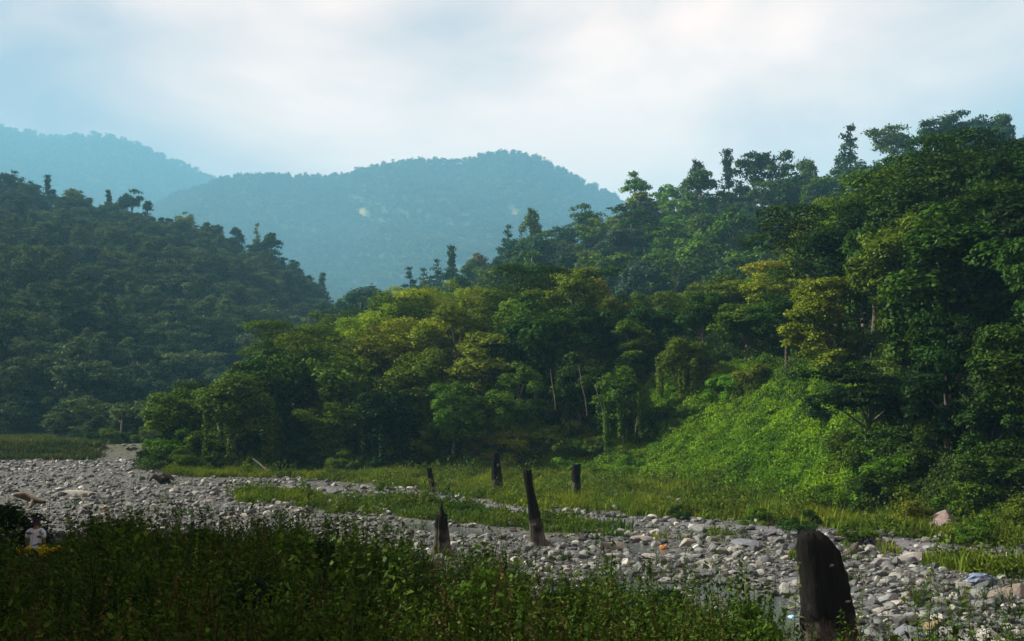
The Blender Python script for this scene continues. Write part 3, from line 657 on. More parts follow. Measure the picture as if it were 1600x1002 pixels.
# bushes at the water side edge of the belt and lower on the slope
for off, step in ((1.5, 3.6), (4.5, 3.8), (8.0, 4.6)):
    for (x, y) in foot_points(off, step, 1.2):
        px = float(px_of(x, y))
        if y > 140 or px < 225 or px > 1700: continue
        if 985 < px < 1310: continue
        z = float(ground_z(x, y)); H = q.uniform(1.5, 3.6) * (0.7 if px > 1300 else 1.0) * (1 if off < 3 else 1.35 if off < 6 else 1.9) * (0.75 if 640 < px < 930 and off < 3 else 1)
        col = q.choice([DARK, MID, MID, OLIVE, BRIGHT] if px > 620 and px < 1000 else [DARK, MID, DARK, DEEP, MID])
        put_tree('bush', x, y, z - 0.25, H, col, 'bush', wide=q.uniform(0.9, 1.3), group='bushes at the foot of the wood')
# bushes over the upper half of the vine slope, and black hollows below the trees
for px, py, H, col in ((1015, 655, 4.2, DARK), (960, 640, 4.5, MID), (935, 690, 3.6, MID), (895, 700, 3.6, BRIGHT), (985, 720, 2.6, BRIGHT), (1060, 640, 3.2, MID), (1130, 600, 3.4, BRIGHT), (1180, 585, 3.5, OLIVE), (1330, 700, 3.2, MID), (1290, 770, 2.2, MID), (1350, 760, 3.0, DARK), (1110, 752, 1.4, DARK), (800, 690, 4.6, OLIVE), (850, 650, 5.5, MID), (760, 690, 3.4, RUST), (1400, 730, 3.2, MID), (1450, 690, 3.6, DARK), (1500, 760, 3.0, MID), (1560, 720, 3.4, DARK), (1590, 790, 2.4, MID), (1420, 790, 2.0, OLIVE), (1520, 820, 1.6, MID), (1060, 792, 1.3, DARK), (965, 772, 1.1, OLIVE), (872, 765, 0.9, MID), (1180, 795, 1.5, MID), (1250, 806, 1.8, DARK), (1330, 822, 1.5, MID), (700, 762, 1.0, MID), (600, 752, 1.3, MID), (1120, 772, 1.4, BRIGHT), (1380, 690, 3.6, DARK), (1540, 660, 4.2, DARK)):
    # march along the view ray to the slope
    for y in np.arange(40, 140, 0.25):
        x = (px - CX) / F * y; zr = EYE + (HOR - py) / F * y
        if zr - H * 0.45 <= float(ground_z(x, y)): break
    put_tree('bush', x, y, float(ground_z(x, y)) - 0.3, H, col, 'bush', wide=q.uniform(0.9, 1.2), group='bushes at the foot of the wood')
for px, d, H, col in ((150, 143, 2.6, DARK), (172, 146, 3.2, MID), (196, 149, 2.4, DARK), (215, 152, 3.0, DARK), (232, 148, 3.4, MID), (183, 156, 4.0, DARK)):
    x = (px - CX) / F * d; put_tree('bush', x, d, float(ground_z(x, d)) - 0.3, H, col, 'farbush', wide=1.2, group='bushes beyond the far gravel')
# trees just outside the picture that shade the weeds
for x, y, H, w in ((-27, 34, 21, .85), (-30, 43, 21, .85), (-23, 26.5, 19, .75), (-21, 19, 17, .8), (-29, 22, 20, .9), (-33, 30, 22, 1), (-37, 39, 22, 1), (-14.5, 11.5, 18, .7), (-19.5, 15, 20, .75), (-26, 16, 21, .9), (-14, 7, 17, .75), (-41, 48, 20, 1)):
    put_tree('near_round', x, y, float(ground_z(x, y)) - 0.2, H, DARK, 'shade', wide=w, group='trees on the camera side bank')
# dark shrubs at the edge of the picture and in the weeds
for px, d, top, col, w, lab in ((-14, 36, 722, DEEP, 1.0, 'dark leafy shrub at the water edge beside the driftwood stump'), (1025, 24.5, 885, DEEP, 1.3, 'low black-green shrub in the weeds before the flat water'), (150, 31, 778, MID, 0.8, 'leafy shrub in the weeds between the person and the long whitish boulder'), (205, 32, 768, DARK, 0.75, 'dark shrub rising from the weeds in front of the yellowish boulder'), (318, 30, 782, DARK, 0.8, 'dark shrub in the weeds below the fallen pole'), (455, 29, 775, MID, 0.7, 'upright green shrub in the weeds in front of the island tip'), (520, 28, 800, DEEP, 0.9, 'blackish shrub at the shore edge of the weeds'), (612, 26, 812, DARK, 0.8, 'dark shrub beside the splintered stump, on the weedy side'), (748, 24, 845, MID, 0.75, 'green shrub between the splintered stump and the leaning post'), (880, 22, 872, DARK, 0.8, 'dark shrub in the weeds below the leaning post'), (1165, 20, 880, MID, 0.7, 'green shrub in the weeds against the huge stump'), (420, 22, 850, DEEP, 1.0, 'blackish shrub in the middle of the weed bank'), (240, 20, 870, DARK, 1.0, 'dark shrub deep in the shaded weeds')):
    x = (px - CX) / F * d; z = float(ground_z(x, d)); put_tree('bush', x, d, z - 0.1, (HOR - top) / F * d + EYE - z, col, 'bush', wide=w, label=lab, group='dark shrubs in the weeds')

# ------------------------------------------------------------------ scattered stuff
def gn_scatter(name, protos, P, rot, scl, idx):
    me = bpy.data.meshes.new(name); me.vertices.add(len(P)); me.vertices.foreach_set('co', np.asarray(P, np.float32).ravel())
    for nm, ty, v in (('rot', 'FLOAT_VECTOR', rot), ('scl', 'FLOAT_VECTOR', scl)):
        a = me.attributes.new(nm, ty, 'POINT'); a.data.foreach_set('vector', np.asarray(v, np.float32).ravel())
    a = me.attributes.new('pick', 'INT', 'POINT'); a.data.foreach_set('value', np.asarray(idx, np.int32))
    o = mobj(name, me); c = bpy.data.collections.new(name + '_kinds')
    for i, pm in enumerate(protos):
        po = bpy.data.objects.new('kind_%02d' % i, pm); c.objects.link(po)
    g = bpy.data.node_groups.new(name, 'GeometryNodeTree'); g.interface.new_socket('Geometry', in_out='INPUT', socket_type='NodeSocketGeometry'); g.interface.new_socket('Geometry', in_out='OUTPUT', socket_type='NodeSocketGeometry')
    gi, go = g.nodes.new('NodeGroupInput'), g.nodes.new('NodeGroupOutput'); ip = g.nodes.new('GeometryNodeInstanceOnPoints'); ci = g.nodes.new('GeometryNodeCollectionInfo')
    ci.inputs['Collection'].default_value = c; ci.inputs['Separate Children'].default_value = True; ci.inputs['Reset Children'].default_value = True
    ip.inputs['Pick Instance'].default_value = True; L = g.links
    def na(nm, ty):
        n = g.nodes.new('GeometryNodeInputNamedAttribute'); n.data_type = ty; n.inputs['Name'].default_value = nm; return n.outputs['Attribute']
    er = g.nodes.new('FunctionNodeEulerToRotation'); L.new(na('rot', 'FLOAT_VECTOR'), er.inputs[0])
    L.new(gi.outputs[0], ip.inputs['Points']); L.new(ci.outputs[0], ip.inputs['Instance']); L.new(na('pick', 'INT'), ip.inputs['Instance Index'])
    L.new(er.outputs[0], ip.inputs['Rotation']); L.new(na('scl', 'FLOAT_VECTOR'), ip.inputs['Scale']); L.new(ip.outputs[0], go.inputs[0])
    md = o.modifiers.new('scatter', 'NODES'); md.node_group = g
    return tag(o, kind='stuff')
def eul(n, tilt=0.06, r=rng): return np.stack([r.normal(0, tilt, n), r.normal(0, tilt, n), r.random(n) * 6.283], 1)

def joined_tree(kind, seed, n, L, mat):
    r = np.random.default_rng(seed); cl, cur, th, tr = tree_shape(kind, r); return crown_mesh('wood_tree', cl, n, L, seed, mat, curtains=cur)
wood = [joined_tree(k, 300 + i, 2000, 0.62, M_FOREST) for i, k in enumerate(('round', 'round', 'oval', 'umbrella', 'oval', 'bush', 'round', 'vine'))]
# left hillside wood
n = 3300; px = rng.uniform(-500, 540, n); t = 1 - rng.random(n) ** 1.15 * 0.99
X, Y, Z = LEFT.point(px, t); keep = (np.abs(px - 150) > 30) | (np.abs(py_of(Y, Z) - 328) > 9)
X, Y, Z, t = X[keep], Y[keep], Z[keep], t[keep]; m = len(X); s = rng.uniform(0.45, 0.95, m) * np.where(rng.random(m) < 0.10, 1.35, 1.0)
gn_scatter('hillside_forest', wood, np.stack([X, Y, Z - 0.6], 1), eul(m), np.stack([s * 1.1, s * 1.1, s], 1), rng.integers(0, 8, m))
# right hillside low cover between the trees
n = 1300; px = rng.uniform(400, 1700, n); t = rng.uniform(0.15, 1.0, n); X, Y, Z = RIGHT.point(px, t); s = rng.uniform(0.35, 0.7, n)
gn_scatter('hillside_undergrowth', wood, np.stack([X, Y, Z - 0.8], 1), eul(n), np.stack([s * 1.4, s * 1.4, s], 1), rng.integers(0, 8, n))
# mountain woods
lowp = [joined_tree(k, 340 + i, 260, 1.7, M_FARWOOD) for i, k in enumerate(('round', 'oval', 'umbrella', 'round', 'cone'))]
for h, nn, p0, p1, nm, sz in ((MOUNT, 13000, 150, 1150, 'mountain_forest', 1.6), (RIDGE, 4500, -60, 430, 'ridge_forest', 2.0)):
    px = rng.uniform(p0, p1, nn); t = 1 - rng.random(nn) ** 1.2 * 0.97; X, Y, Z = h.point(px, t); v = py_of(Y, Z)
    keep = np.ones(nn, bool)
    if h is MOUNT:
        for bx, by, rx, ry in ((563, 331, 7, 9), (806, 330, 15, 5), (806, 330, 15, 5)): keep &= np.hypot((px - bx) / rx, (v - by) / ry) > 1.1
    X, Y, Z, t = X[keep], Y[keep], Z[keep], t[keep]; m = len(X); s = rng.uniform(0.7, 1.4, m) * sz
    gn_scatter(nm, lowp, np.stack([X, Y, Z - 1.5], 1), eul(m), np.stack([s * 1.15, s * 1.15, s], 1), rng.integers(0, 5, m))
# crest trees on the mountains, thinner and taller
px = np.sort(rng.uniform(330, 985, 240)); X, Y, Z = MOUNT.point(px, np.full(240, 0.995)); s = rng.uniform(1.0, 2.8, 240)
gn_scatter('crest_forest', lowp, np.stack([X, Y, Z - 1], 1), eul(240), np.stack([s * 0.8, s * 0.8, s], 1), rng.integers(0, 5, 240))

# leafy carpets: undergrowth in the belt and vines over the open slope
def patch_mesh(nm, seed, n, L, mat, rad=1.0, lift=0.5, hump=0.35):
    r = np.random.default_rng(seed); a = r.random(n) * 6.283; q_ = np.sqrt(r.random(n)) * rad
    P = np.stack([np.cos(a) * q_, np.sin(a) * q_, hump * (1 - (q_ / rad) ** 2) * r.uniform(0.3, 1.1, n) + 0.04], 1)
    Nn = unit(np.stack([np.cos(a) * q_ * 0.5, np.sin(a) * q_ * 0.5, np.full(n, lift)], 1) + r.normal(0, 0.3, (n, 3)))
    V, qd = leaf_quads(P, Nn, L * r.uniform(0.6, 1.4, n), L * 0.75 * r.uniform(0.7, 1.2, n), r, 0.5)
    return mesh_np(nm, V, [qd], mat, face_attr={'tint': r.uniform(0.6, 1.4, n)})
vines = [patch_mesh('vine_patch', 400 + i, 560, 0.12, M_VINE, 0.9, hump=0.5 + 0.3 * (i % 2)) for i in range(5)]
under = [patch_mesh('undergrowth_patch', 420 + i, 700, 0.105, M_UNDER, 1.3, hump=1.0) for i in range(4)]
def sample_xy(n, x0, x1, y0, y1): return rng.uniform(x0, x1, n), rng.uniform(y0, y1, n)
x, y = sample_xy(80000, -46, 75, 38, 165); d, sd = seg_dist(x, y, FOOT); s = d * sd; pxx = px_of(x, y)
vz = (s > 0.3 + fbm(x, y, 4, 61)) & in_poly(pxx + 40 * fbm(x, y, 6, 63), py_of(y, ground_z(x, y)) + 25 * fbm(x, y, 8, 62), [(850, 775), (860, 700), (940, 630), (1100, 590), (1260, 560), (1370, 620), (1390, 810)])
k = np.nonzero(vz & (fbm(x, y, 1.7, 64) > -0.42))[0][:5600]; m = len(k); s_ = rng.uniform(0.6, 1.35, m)
gn_scatter('vine_ground_cover', vines, np.stack([x[k], y[k], ground_z(x[k], y[k]) - 0.05], 1), eul(m, 0.35), np.stack([s_, s_, s_ * rng.uniform(0.6, 1.6, m)], 1), rng.integers(0, 5, m))
uz = (s > 0.8) & (s < 80) & (~vz | (rng.random(len(x)) < 0.10)) & (pxx > 200) & (pxx < 1800); k = np.nonzero(uz)[0][:7200]; m = len(k); s_ = rng.uniform(0.6, 1.5, m)
gn_scatter('belt_undergrowth', under, np.stack([x[k], y[k], ground_z(x[k], y[k]) - 0.05], 1), eul(m, 0.25), np.stack([s_, s_, s_ * rng.uniform(0.6, 1.6, m)], 1), rng.integers(0, 4, m))

# grass tufts
def tuft(nm, seed, n, h, mat, spread=0.28, w=0.018):
    r = np.random.default_rng(seed); V, Q, T, tints = [], [], [], []
    for i in range(n):
        a, b = r.random() * 6.283, r.random() * 6.283; rad = spread * math.sqrt(r.random()); p = np.array([math.cos(a) * rad, math.sin(a) * rad, -0.03]); hh = h * r.uniform(0.5, 1.2)
        lean = np.array([math.cos(b), math.sin(b), 0]) * hh * r.uniform(0.1, 0.6); sd = np.array([-math.sin(b), math.cos(b), 0]) * w
        b0 = len(V); mid = p + lean * 0.3 + np.array([0, 0, hh * 0.6]); V += [p - sd, p + sd, mid + sd * 0.8, mid - sd * 0.8, p + lean + np.array([0, 0, hh * r.uniform(0.8, 1.0)])]
        Q.append((b0, b0 + 1, b0 + 2, b0 + 3)); T.append((b0 + 3, b0 + 2, b0 + 4)); tints.append(r.uniform(0.6, 1.4))
    return mesh_np(nm, V, [np.array(Q), np.array(T)], mat, face_attr={'tint': tints + tints})
grass_m = [tuft('grass_tuft', 500 + i, 34, (0.32, 0.42, 0.5, 0.6)[i], M_GRASS, 0.38, 0.028) for i in range(4)]
field_m = [tuft('grass_tuft', 540 + i, 34, 0.55, M_FIELD, 0.38, 0.03) for i in range(4)]
island_m = [tuft('grass_tuft', 520 + i, 26, (0.22, 0.3, 0.36, 0.5)[i], M_ISLAND, 0.38, 0.03) for i in range(4)]
x, y = sample_xy(150000, -30, 50, 30, 100); PX, PY = px_of(x, y), py_of(y, 0.0); d, sd = seg_dist(x, y, FOOT); s = d * sd; dt, _ = seg_dist(x, y, TRACK)
nn = fbm(x, y, 3.0, 71)
isl = in_poly(PX + 30 * nn, PY + 9 * nn, ISLAND) & (dt > 1.2) & (fbm(x, y, 1.3, 75) + 0.25 > rng.random(len(x)) * 0.9); mea = ((in_poly(PX, PY, MEADOW) & (nn > -0.35) & (fbm(x, y, 1.6, 76) + 0.42 > rng.random(len(x)))) | (in_poly(PX, PY, MEADOW2) & (nn > -0.1)) | ((in_poly(PX, PY, DRY) | in_poly(PX, PY, TUFTS)) & (nn > 0.05)) | ((s > -3.5) & (s < 2))) & (dt > 1.3) & (s < 3) & ~isl
for nm, mask, pr, cap in (('island_grass', isl, island_m, 5000), ('bank_grass', mea, grass_m, 9000)):
    k = np.nonzero(mask)[0][:cap]; m = len(k); s_ = rng.uniform(0.5, 1.2, m)
    gn_scatter(nm, pr, np.stack([x[k], y[k], ground_z(x[k], y[k])], 1), eul(m, 0.1), np.stack([s_, s_, s_ * rng.uniform(0.7, 1.3, m)], 1), rng.integers(0, 4, m))
# leafy plants mixed into the meadow
M_MEADOWLEAF = leaf_mat('meadow_leaves', (0.022, 0.055, 0.006), (0.075, 0.105, 0.009), trans=0.3, patch=0.3)
mw = [patch_mesh('meadow_patch', 560 + i, 90, 0.13, M_MEADOWLEAF, 0.55, hump=0.35 + 0.35 * (i % 3)) for i in range(5)]
k = np.nonzero((mea & (fbm(x, y, 2.2, 73) > 0.12)) | (isl & (fbm(x, y, 1.5, 74) > 0.12)))[0][:2600]; m = len(k); s_ = rng.uniform(0.5, 1.3, m)
gn_scatter('meadow_weeds', mw, np.stack([x[k], y[k], ground_z(x[k], y[k])], 1), eul(m, 0.15), np.stack([s_, s_, s_ * rng.uniform(0.6, 1.5, m)], 1), rng.integers(0, 5, m))
# thickets on the flat beyond the bend, in front of the shaded hill
vx, vy_ = rng.uniform(-75, 10, 1500), rng.uniform(143, 330, 1500); vp = px_of(vx, vy_)
k = np.nonzero(((vp > 120) & (vp < 470) & (vy_ > 147) & ((vp > 250) | (vy_ > 152))) | ((vp > 60) & (vp < 330) & (vy_ > 178)) | ((vp > -100) & (vp < 200) & (vy_ > 172) & (vy_ < 192)))[0][:700]; m = len(k); s_ = rng.uniform(0.2, 0.75, m)
gn_scatter('valley_thicket', wood, np.stack([vx[k], vy_[k], ground_z(vx[k], vy_[k]) - 0.4], 1), eul(m), np.stack([s_ * 1.3, s_ * 1.3, s_], 1), rng.integers(0, 8, m))
vy_ = rng.uniform(330, 1200, 700); vp = rng.uniform(380, 720, 700); s_ = rng.uniform(0.7, 1.5, 700)
gn_scatter('valley_forest', wood, np.stack([(vp - CX) / F * vy_, vy_, 0.3 + 0 * vy_], 1), eul(700), np.stack([s_ * 1.2, s_ * 1.2, s_], 1), rng.integers(0, 8, 700))
# far field beyond the river and its bank
x, y = sample_xy(9000, -110, -36, 133, 185); PX = px_of(x, y); field = np.ones(len(x), bool) & (PX < 160); k = np.nonzero(field)[0]; m = len(k); s_ = rng.uniform(1.4, 2.6, m)
gn_scatter('field_grass', field_m, np.stack([x[k], y[k], ground_z(x[k], y[k])], 1), eul(m, 0.1), np.stack([s_, s_, s_ * 0.7], 1), rng.integers(0, 4, m))

# weeds on the camera side bank
M_STEM = plain_mat('weed_stem', (0.05, 0.045, 0.018), 0.8)
def weed(nm, seed, H, nl, L, mat, branch=3):
    r = np.random.default_rng(seed); P, Nn, paths = [], [], []
    stems = [((0, 0), (r.normal(0, 0.10), r.normal(0, 0.10)), H)] + [((0, 0), (r.normal(0, 0.28), r.normal(0, 0.28)), H * r.uniform(0.5, 0.85)) for _ in range(branch)]
    Vs, Qs = [], []
    for (x0, y0), (dx, dy), h in stems:
        pts = [(dx * t * t, dy * t * t, h * t) for t in np.linspace(0, 1, 5)]; paths.append((pts, [0.009 * (1.2 - t) for t in np.linspace(0, 1, 5)]))
        for i in range(nl):
            t = 0.15 + 0.85 * (i + r.random()) / nl; a = r.random() * 6.283; l_ = L * (1.25 - 0.75 * t) * 1.0
            P.append((dx * t * t + math.cos(a) * l_ * 0.7, dy * t * t + math.sin(a) * l_ * 0.7, h * t + r.normal(0, 0.02))); Nn.append((math.cos(a) * 0.45, math.sin(a) * 0.45, 0.8))
    P = np.array(P); Nn = unit(np.array(Nn) + r.normal(0, 0.25, (len(P), 3))); V, qd = leaf_quads(P, Nn, L * r.uniform(0.6, 1.3, len(P)), L * 0.55 * r.uniform(0.7, 1.2, len(P)), r, 0.6)
    tV, tq = tubes(paths, 3); off = len(V); allV = np.concatenate([V, tV])
    me = mesh_np(nm, allV, [np.concatenate([qd, tq[0] + off]), tq[1] + off], mat, face_attr={'tint': np.concatenate([r.uniform(0.6, 1.4, len(qd)), np.full(len(tq[0]) + len(tq[1]), 0.55)])})
    return me
M_DRY = leaf_mat('dry_weed_leaves', (0.030, 0.028, 0.008), (0.085, 0.065, 0.022), trans=0.2)
weeds_m = [weed('weed_plant', 600 + i, (0.9, 1.1, 1.3, 1.0, 1.2, 0.8)[i], (34, 38, 44, 30, 44, 34)[i], (0.065, 0.055, 0.06, 0.085, 0.048, 0.07)[i], M_DRY if i == 4 else M_WEED, 4) for i in range(6)] + [weed('weed_plant', 650, 1.5, 34, 0.10, M_WEED, 2), tuft('grass_tuft', 640, 26, 0.9, M_WEED, 0.3, 0.012)]
x, y = sample_xy(90000, -24, 20, 6, 42); e = bank_edge(x); nn = fbm(x, y, 2.6, 81); pr_ = smooth01(-4.0, 1.5, e - y + 3.5 * nn)
pr_ = np.where(x > 3, pr_ * 0.55, pr_); keep = (rng.random(len(x)) < pr_) & (np.abs(x) < 0.52 * y + 3)
dp = np.hypot(x + 14.25, (y - 32.5)); keep &= (dp > 0.45) & (fbm(x, y, 1.1, 83) > np.where(y > 19, -0.10, -0.30))
k = np.nonzero(keep)[0][:13500]; m = len(k); xx, yy = x[k], y[k]; s_ = rng.uniform(0.55, 1.15, m) * (1 + 0.45 * nn[k] + 0.3 * fbm(xx, yy, 1.1, 88)) * np.where(rng.random(m) < 0.06, 1.45, 1.0)
tall = 1 + 0.55 * smooth01(22, 33, yy) * (xx > -12.0)
pick = rng.integers(0, 8, m); hn = np.array([0.9, 1.1, 1.3, 1.0, 1.2, 0.8, 1.5, 0.95])[pick]; pxw = px_of(xx, yy); gz = ground_z(xx, yy)
# the bank's weeds grow lower where the person wades and where the shore opens
TOPS = np.array([(-200, 800), (0, 800), (25, 812), (36, 858), (100, 858), (112, 800), (170, 785), (250, 797), (330, 800), (400, 792), (520, 800), (620, 815), (655, 850), (680, 872), (710, 872), (730, 852), (800, 868), (860, 885), (930, 880), (1000, 900), (1100, 905), (1180, 890), (1235, 935), (1330, 975), (1450, 960), (1600, 960), (1900, 960)], float)
lim = np.interp(pxw, TOPS[:, 0], TOPS[:, 1]) + np.where((pxw > 30) & (pxw < 106), 4, rng.normal(10, 24, m) + 42 * fbm(xx, yy, 1.2, 93) - 50 * (rng.random(m) < 0.05)); Hm = EYE - (lim - HOR) / F * yy - gz
ok = Hm > 0.4; xx, yy, gz, pick, hn, Hm, s_, tall = [v[ok] for v in (xx, yy, gz, pick, hn, Hm, s_, tall)]; m = len(xx)
sz = np.minimum(s_ * tall, Hm / hn); s_ = np.minimum(s_, sz * 1.25); s_ = np.where(yy < 15, np.minimum(s_, 0.85), s_)
gn_scatter('weeds', weeds_m, np.stack([xx, yy, gz - 0.03], 1), eul(m, 0.12), np.stack([s_, s_, sz], 1), pick)

# upright stalks standing out of the mass
stalks = [weed('weed_stalk', 660 + i, 1.6, (34, 30, 40)[i], (0.085, 0.11, 0.07)[i], M_WEED, 1) for i in range(3)]
sx, sy = sample_xy(9000, -18, 14, 15, 38); pxs = px_of(sx, sy); eb = bank_edge(sx); okk = (eb - sy > np.where(pxs > 850, -7.0, -2.5)) & (fbm(sx, sy, 2.0, 95) > -0.1) & ((pxs < 20) | (pxs > 118)) & (pxs > -60) & (pxs < 1640) & (np.abs(pxs - 692) > 30) & (np.abs(pxs - 1285) > 75)
k = np.nonzero(okk)[0][:760]; sx, sy, pxs = sx[k], sy[k], pxs[k]; m = len(k); gz = ground_z(sx, sy)
Hs = np.clip(EYE - (np.interp(pxs, TOPS[:, 0], TOPS[:, 1]) + rng.normal(5, 30, m) - HOR) / F * sy - gz, 0.5, 2.3)
gn_scatter('weed_stalks', stalks, np.stack([sx, sy, gz - 0.03], 1), eul(m, 0.10), np.stack([Hs / 1.6 * 0.9] * 2 + [Hs / 1.6], 1), rng.integers(0, 3, m))

# pebbles of the bed
def stone_mesh(nm, seed, flat=0.6, sub=2, mat=None):
    import bmesh
    r = np.random.default_rng(seed); b = bmesh.new(); bmesh.ops.create_icosphere(b, subdivisions=sub, radius=1.0)
    planes = [(unit(r.normal(size=3)), r.uniform(0.48, 0.85)) for _ in range(10)]
    st = np.array([r.uniform(0.8, 1.3), r.uniform(0.7, 1.1), flat])
    for v in b.verts:
        p = np.array(v.co)
        for nrm, dd in planes:
            ex = p @ nrm - dd
            if ex > 0: p = p - nrm * ex * 0.97
        p = p * (1 + 0.05 * math.sin(p[0] * 5 + seed) * math.cos(p[1] * 4 + 2 * seed)); v.co = p * st
    me = bpy.data.meshes.new(nm); b.to_mesh(me); b.free(); me.materials.append(mat); return me
peb = [stone_mesh('pebble', 700 + i, 0.42 + 0.05 * i, 2, M_PEBBLE) for i in range(8)]
def bed_mask(x, y):
    PX, PY = px_of(x, y), py_of(y, 0.0); d, sd = seg_dist(x, y, FOOT); s = d * sd
    ok = (s < -0.3) & (y > bank_edge(x) - 6) & (y < 139) & ~(in_poly(PX, PY, ISLAND) & (rng.random(len(x)) < 0.72)) & ~(in_poly(PX, PY, MEADOW) & (rng.random(len(x)) < 0.88)) & (np.abs(x) < 0.55 * y + 6)
    dt, _ = seg_dist(x, y, TRACK); ok &= (dt > 0.9) | (rng.random(len(x)) < 0.45)
    ds, _ = seg_dist(x, y, STREAM); ok &= (ds > 0.6) | (rng.random(len(x)) < 0.6)
    ok &= rng.random(len(x)) < 0.90 + 1.2 * fbm(x, y, 5.5, 97)
    return ok
# small weeds growing between the stones
yb = 22 + 80 * rng.random(16000) ** 1.6; xb = rng.uniform(-0.5, 0.5, 16000) * (yb + 4); okb = bed_mask(xb, yb) & (fbm(xb, yb, 2.4, 98) + 0.35 * smooth01(8, 18, xb) > 0.27)
k = np.nonzero(okb)[0][:900]; m = len(k); s_ = rng.uniform(0.35, 0.8, m); s2 = s_ * rng.uniform(0.5, 1.0, m)
gn_scatter('bed_weeds', weeds_m, np.stack([xb[k], yb[k], ground_z(xb[k], yb[k])], 1), eul(m, 0.15), np.stack([s_, s_, s2], 1), rng.integers(0, 8, m))
# drawn with more stones close by, where they can be told apart
y = 19 + 120 * rng.random(170000) ** 2.0; x = rng.uniform(-1, 1, 170000) * (0.5 * y + 3); ok = bed_mask(x, y); k = np.nonzero(ok)[0][:52000]; m = len(k); xx, yy = x[k], y[k]
size = 0.028 + 0.042 * rng.pareto(1.9, m).clip(0, 5.0); size = size * (1 + yy / 220)
gn_scatter('river_pebbles', peb, np.stack([xx, yy, ground_z(xx, yy) + size * 0.12], 1), eul(m, 0.22), np.stack([size] * 3, 1), rng.integers(0, 8, m))

# ------------------------------------------------------------------ single stones
STONES = []
big = [stone_mesh('river_stone', 760 + i, (0.35, 0.45, 0.6, 0.5, 0.38, 0.7)[i], 3, M_STONE) for i in range(6)]
SCOL = [((0.17, 0.18, 0.195), 'slate grey'), ((0.25, 0.26, 0.255), 'mid grey'), ((0.34, 0.345, 0.335), 'light grey'), ((0.22, 0.25, 0.235), 'greenish grey'), ((0.30, 0.275, 0.235), 'tan grey'), ((0.20, 0.225, 0.26), 'bluish grey'), ((0.45, 0.44, 0.41), 'whitish')]
SSHAPE = ['flat slab-like', 'low rounded', 'chunky', 'blunt', 'thin flat', 'humped']
def put_stone(x, y, r_, shape, colour, cname, label=None, sx=1.0, rz=None, group='loose stones of the river bed'):
    o = mobj('river_stone', big[shape]); o.location = (x, y, float(ground_z(x, y)) + r_ * 0.14)
    o.scale = (r_ * sx, r_, r_); o.rotation_euler = (random.gauss(0, 0.15), random.gauss(0, 0.15), random.random() * 6.283 if rz is None else rz); o.color = tuple(v * 0.54 for v in colour) + (1,)
    STONES.append(dict(o=o, look=SSHAPE[shape], col=cname, px=float(px_of(x, y)), py=float(py_of(y, 0)), r=r_, label=label)); tag(o, cat='stone', group=group); return o
named = [(1510, 888, 0.42, 5, (0.26, 0.25, 0.235), 'humped grey boulder behind the blue plastic sack', 1.5), (1555, 930, 0.5, 0, (0.27, 0.23, 0.19), 'long brownish slab on the stones beside the blue sack', 1.7), (1455, 836, 0.85, 0, (0.30, 0.235, 0.21), 'reddish tilted rock slab at the foot of the dark bank', 1.25),
         (957, 853, 0.42, 2, (0.30, 0.29, 0.24), 'big tan boulder between the grass island tip and the orange scrap', 1.5), (1000, 842, 0.40, 1, (0.40, 0.38, 0.33), 'pale boulder behind the orange scrap', 1.6), (1070, 850, 0.36, 5, (0.42, 0.40, 0.33), 'cream rounded boulder past the orange scrap', 1.4), (1048, 862, 0.34, 0, (0.33, 0.36, 0.37), 'bluish slab just below the orange scrap', 1.5), (1015, 868, 0.30, 1, (0.45, 0.44, 0.40), 'whitish elongated stone below the orange scrap', 1.6),
         (1120, 862, 0.34, 5, (0.24, 0.25, 0.25), 'grey humped boulder standing apart on the cobbles', 1.2), (1095, 878, 0.32, 2, (0.40, 0.40, 0.36), 'light chunky boulder in the middle of the cobbles', 1.2),
         (1385, 966, 0.46, 3, (0.26, 0.28, 0.27), 'large blunt green-grey boulder beside the big stump', 1.35), (1365, 935, 0.36, 0, (0.33, 0.36, 0.36), 'bluish flat slab past the shoulder of the big stump', 1.6), (1470, 990, 0.38, 2, (0.33, 0.33, 0.33), 'broken light slab at the bottom edge of the picture', 1.4), (1390, 940, 0.26, 2, (0.48, 0.46, 0.38), 'cream block leaning on the boulder by the big stump', 1.1),
         (1430, 975, 0.22, 4, (0.38, 0.27, 0.17), 'thin rust-brown stone among the grey slabs', 1.7), (1590, 985, 0.34, 0, (0.28, 0.27, 0.25), 'flat stone in the lower corner of the bed', 1.5), (130, 772, 0.50, 1, (0.50, 0.50, 0.42), 'long whitish log-like boulder by the upper bend', 2.6), (172, 795, 0.28, 5, (0.55, 0.48, 0.28), 'yellowish boulder behind the tall weeds', 1.0), (100, 765, 0.36, 1, (0.40, 0.40, 0.37), 'pale boulder beside the driftwood stump', 1.2),
         (565, 800, 0.30, 5, (0.26, 0.26, 0.26), 'grey boulder at the tip of the grass island', 1.2), (1315, 845, 0.36, 0, (0.34, 0.33, 0.32), 'pale slab in the grass behind the big stump', 1.7), (1455, 850, 0.26, 1, (0.33, 0.31, 0.33), 'small pale stone below the reddish slab', 1.2), (1350, 858, 0.30, 5, (0.34, 0.34, 0.32), 'rounded pale stone by the dark shard in the grass', 1.2)]
for px, py, r_, sh, c, lab, sx in named:
    x, y = at_ground(px, py); st_ = put_stone(x, y, r_, sh, c, '', lab, sx, rz=random.uniform(-0.3, 0.3))
    if 'reddish' in lab: st_.rotation_euler = (0.1, -0.5, 0.1); st_.location.z += 0.1
q = random.Random(77)
cnt = 0
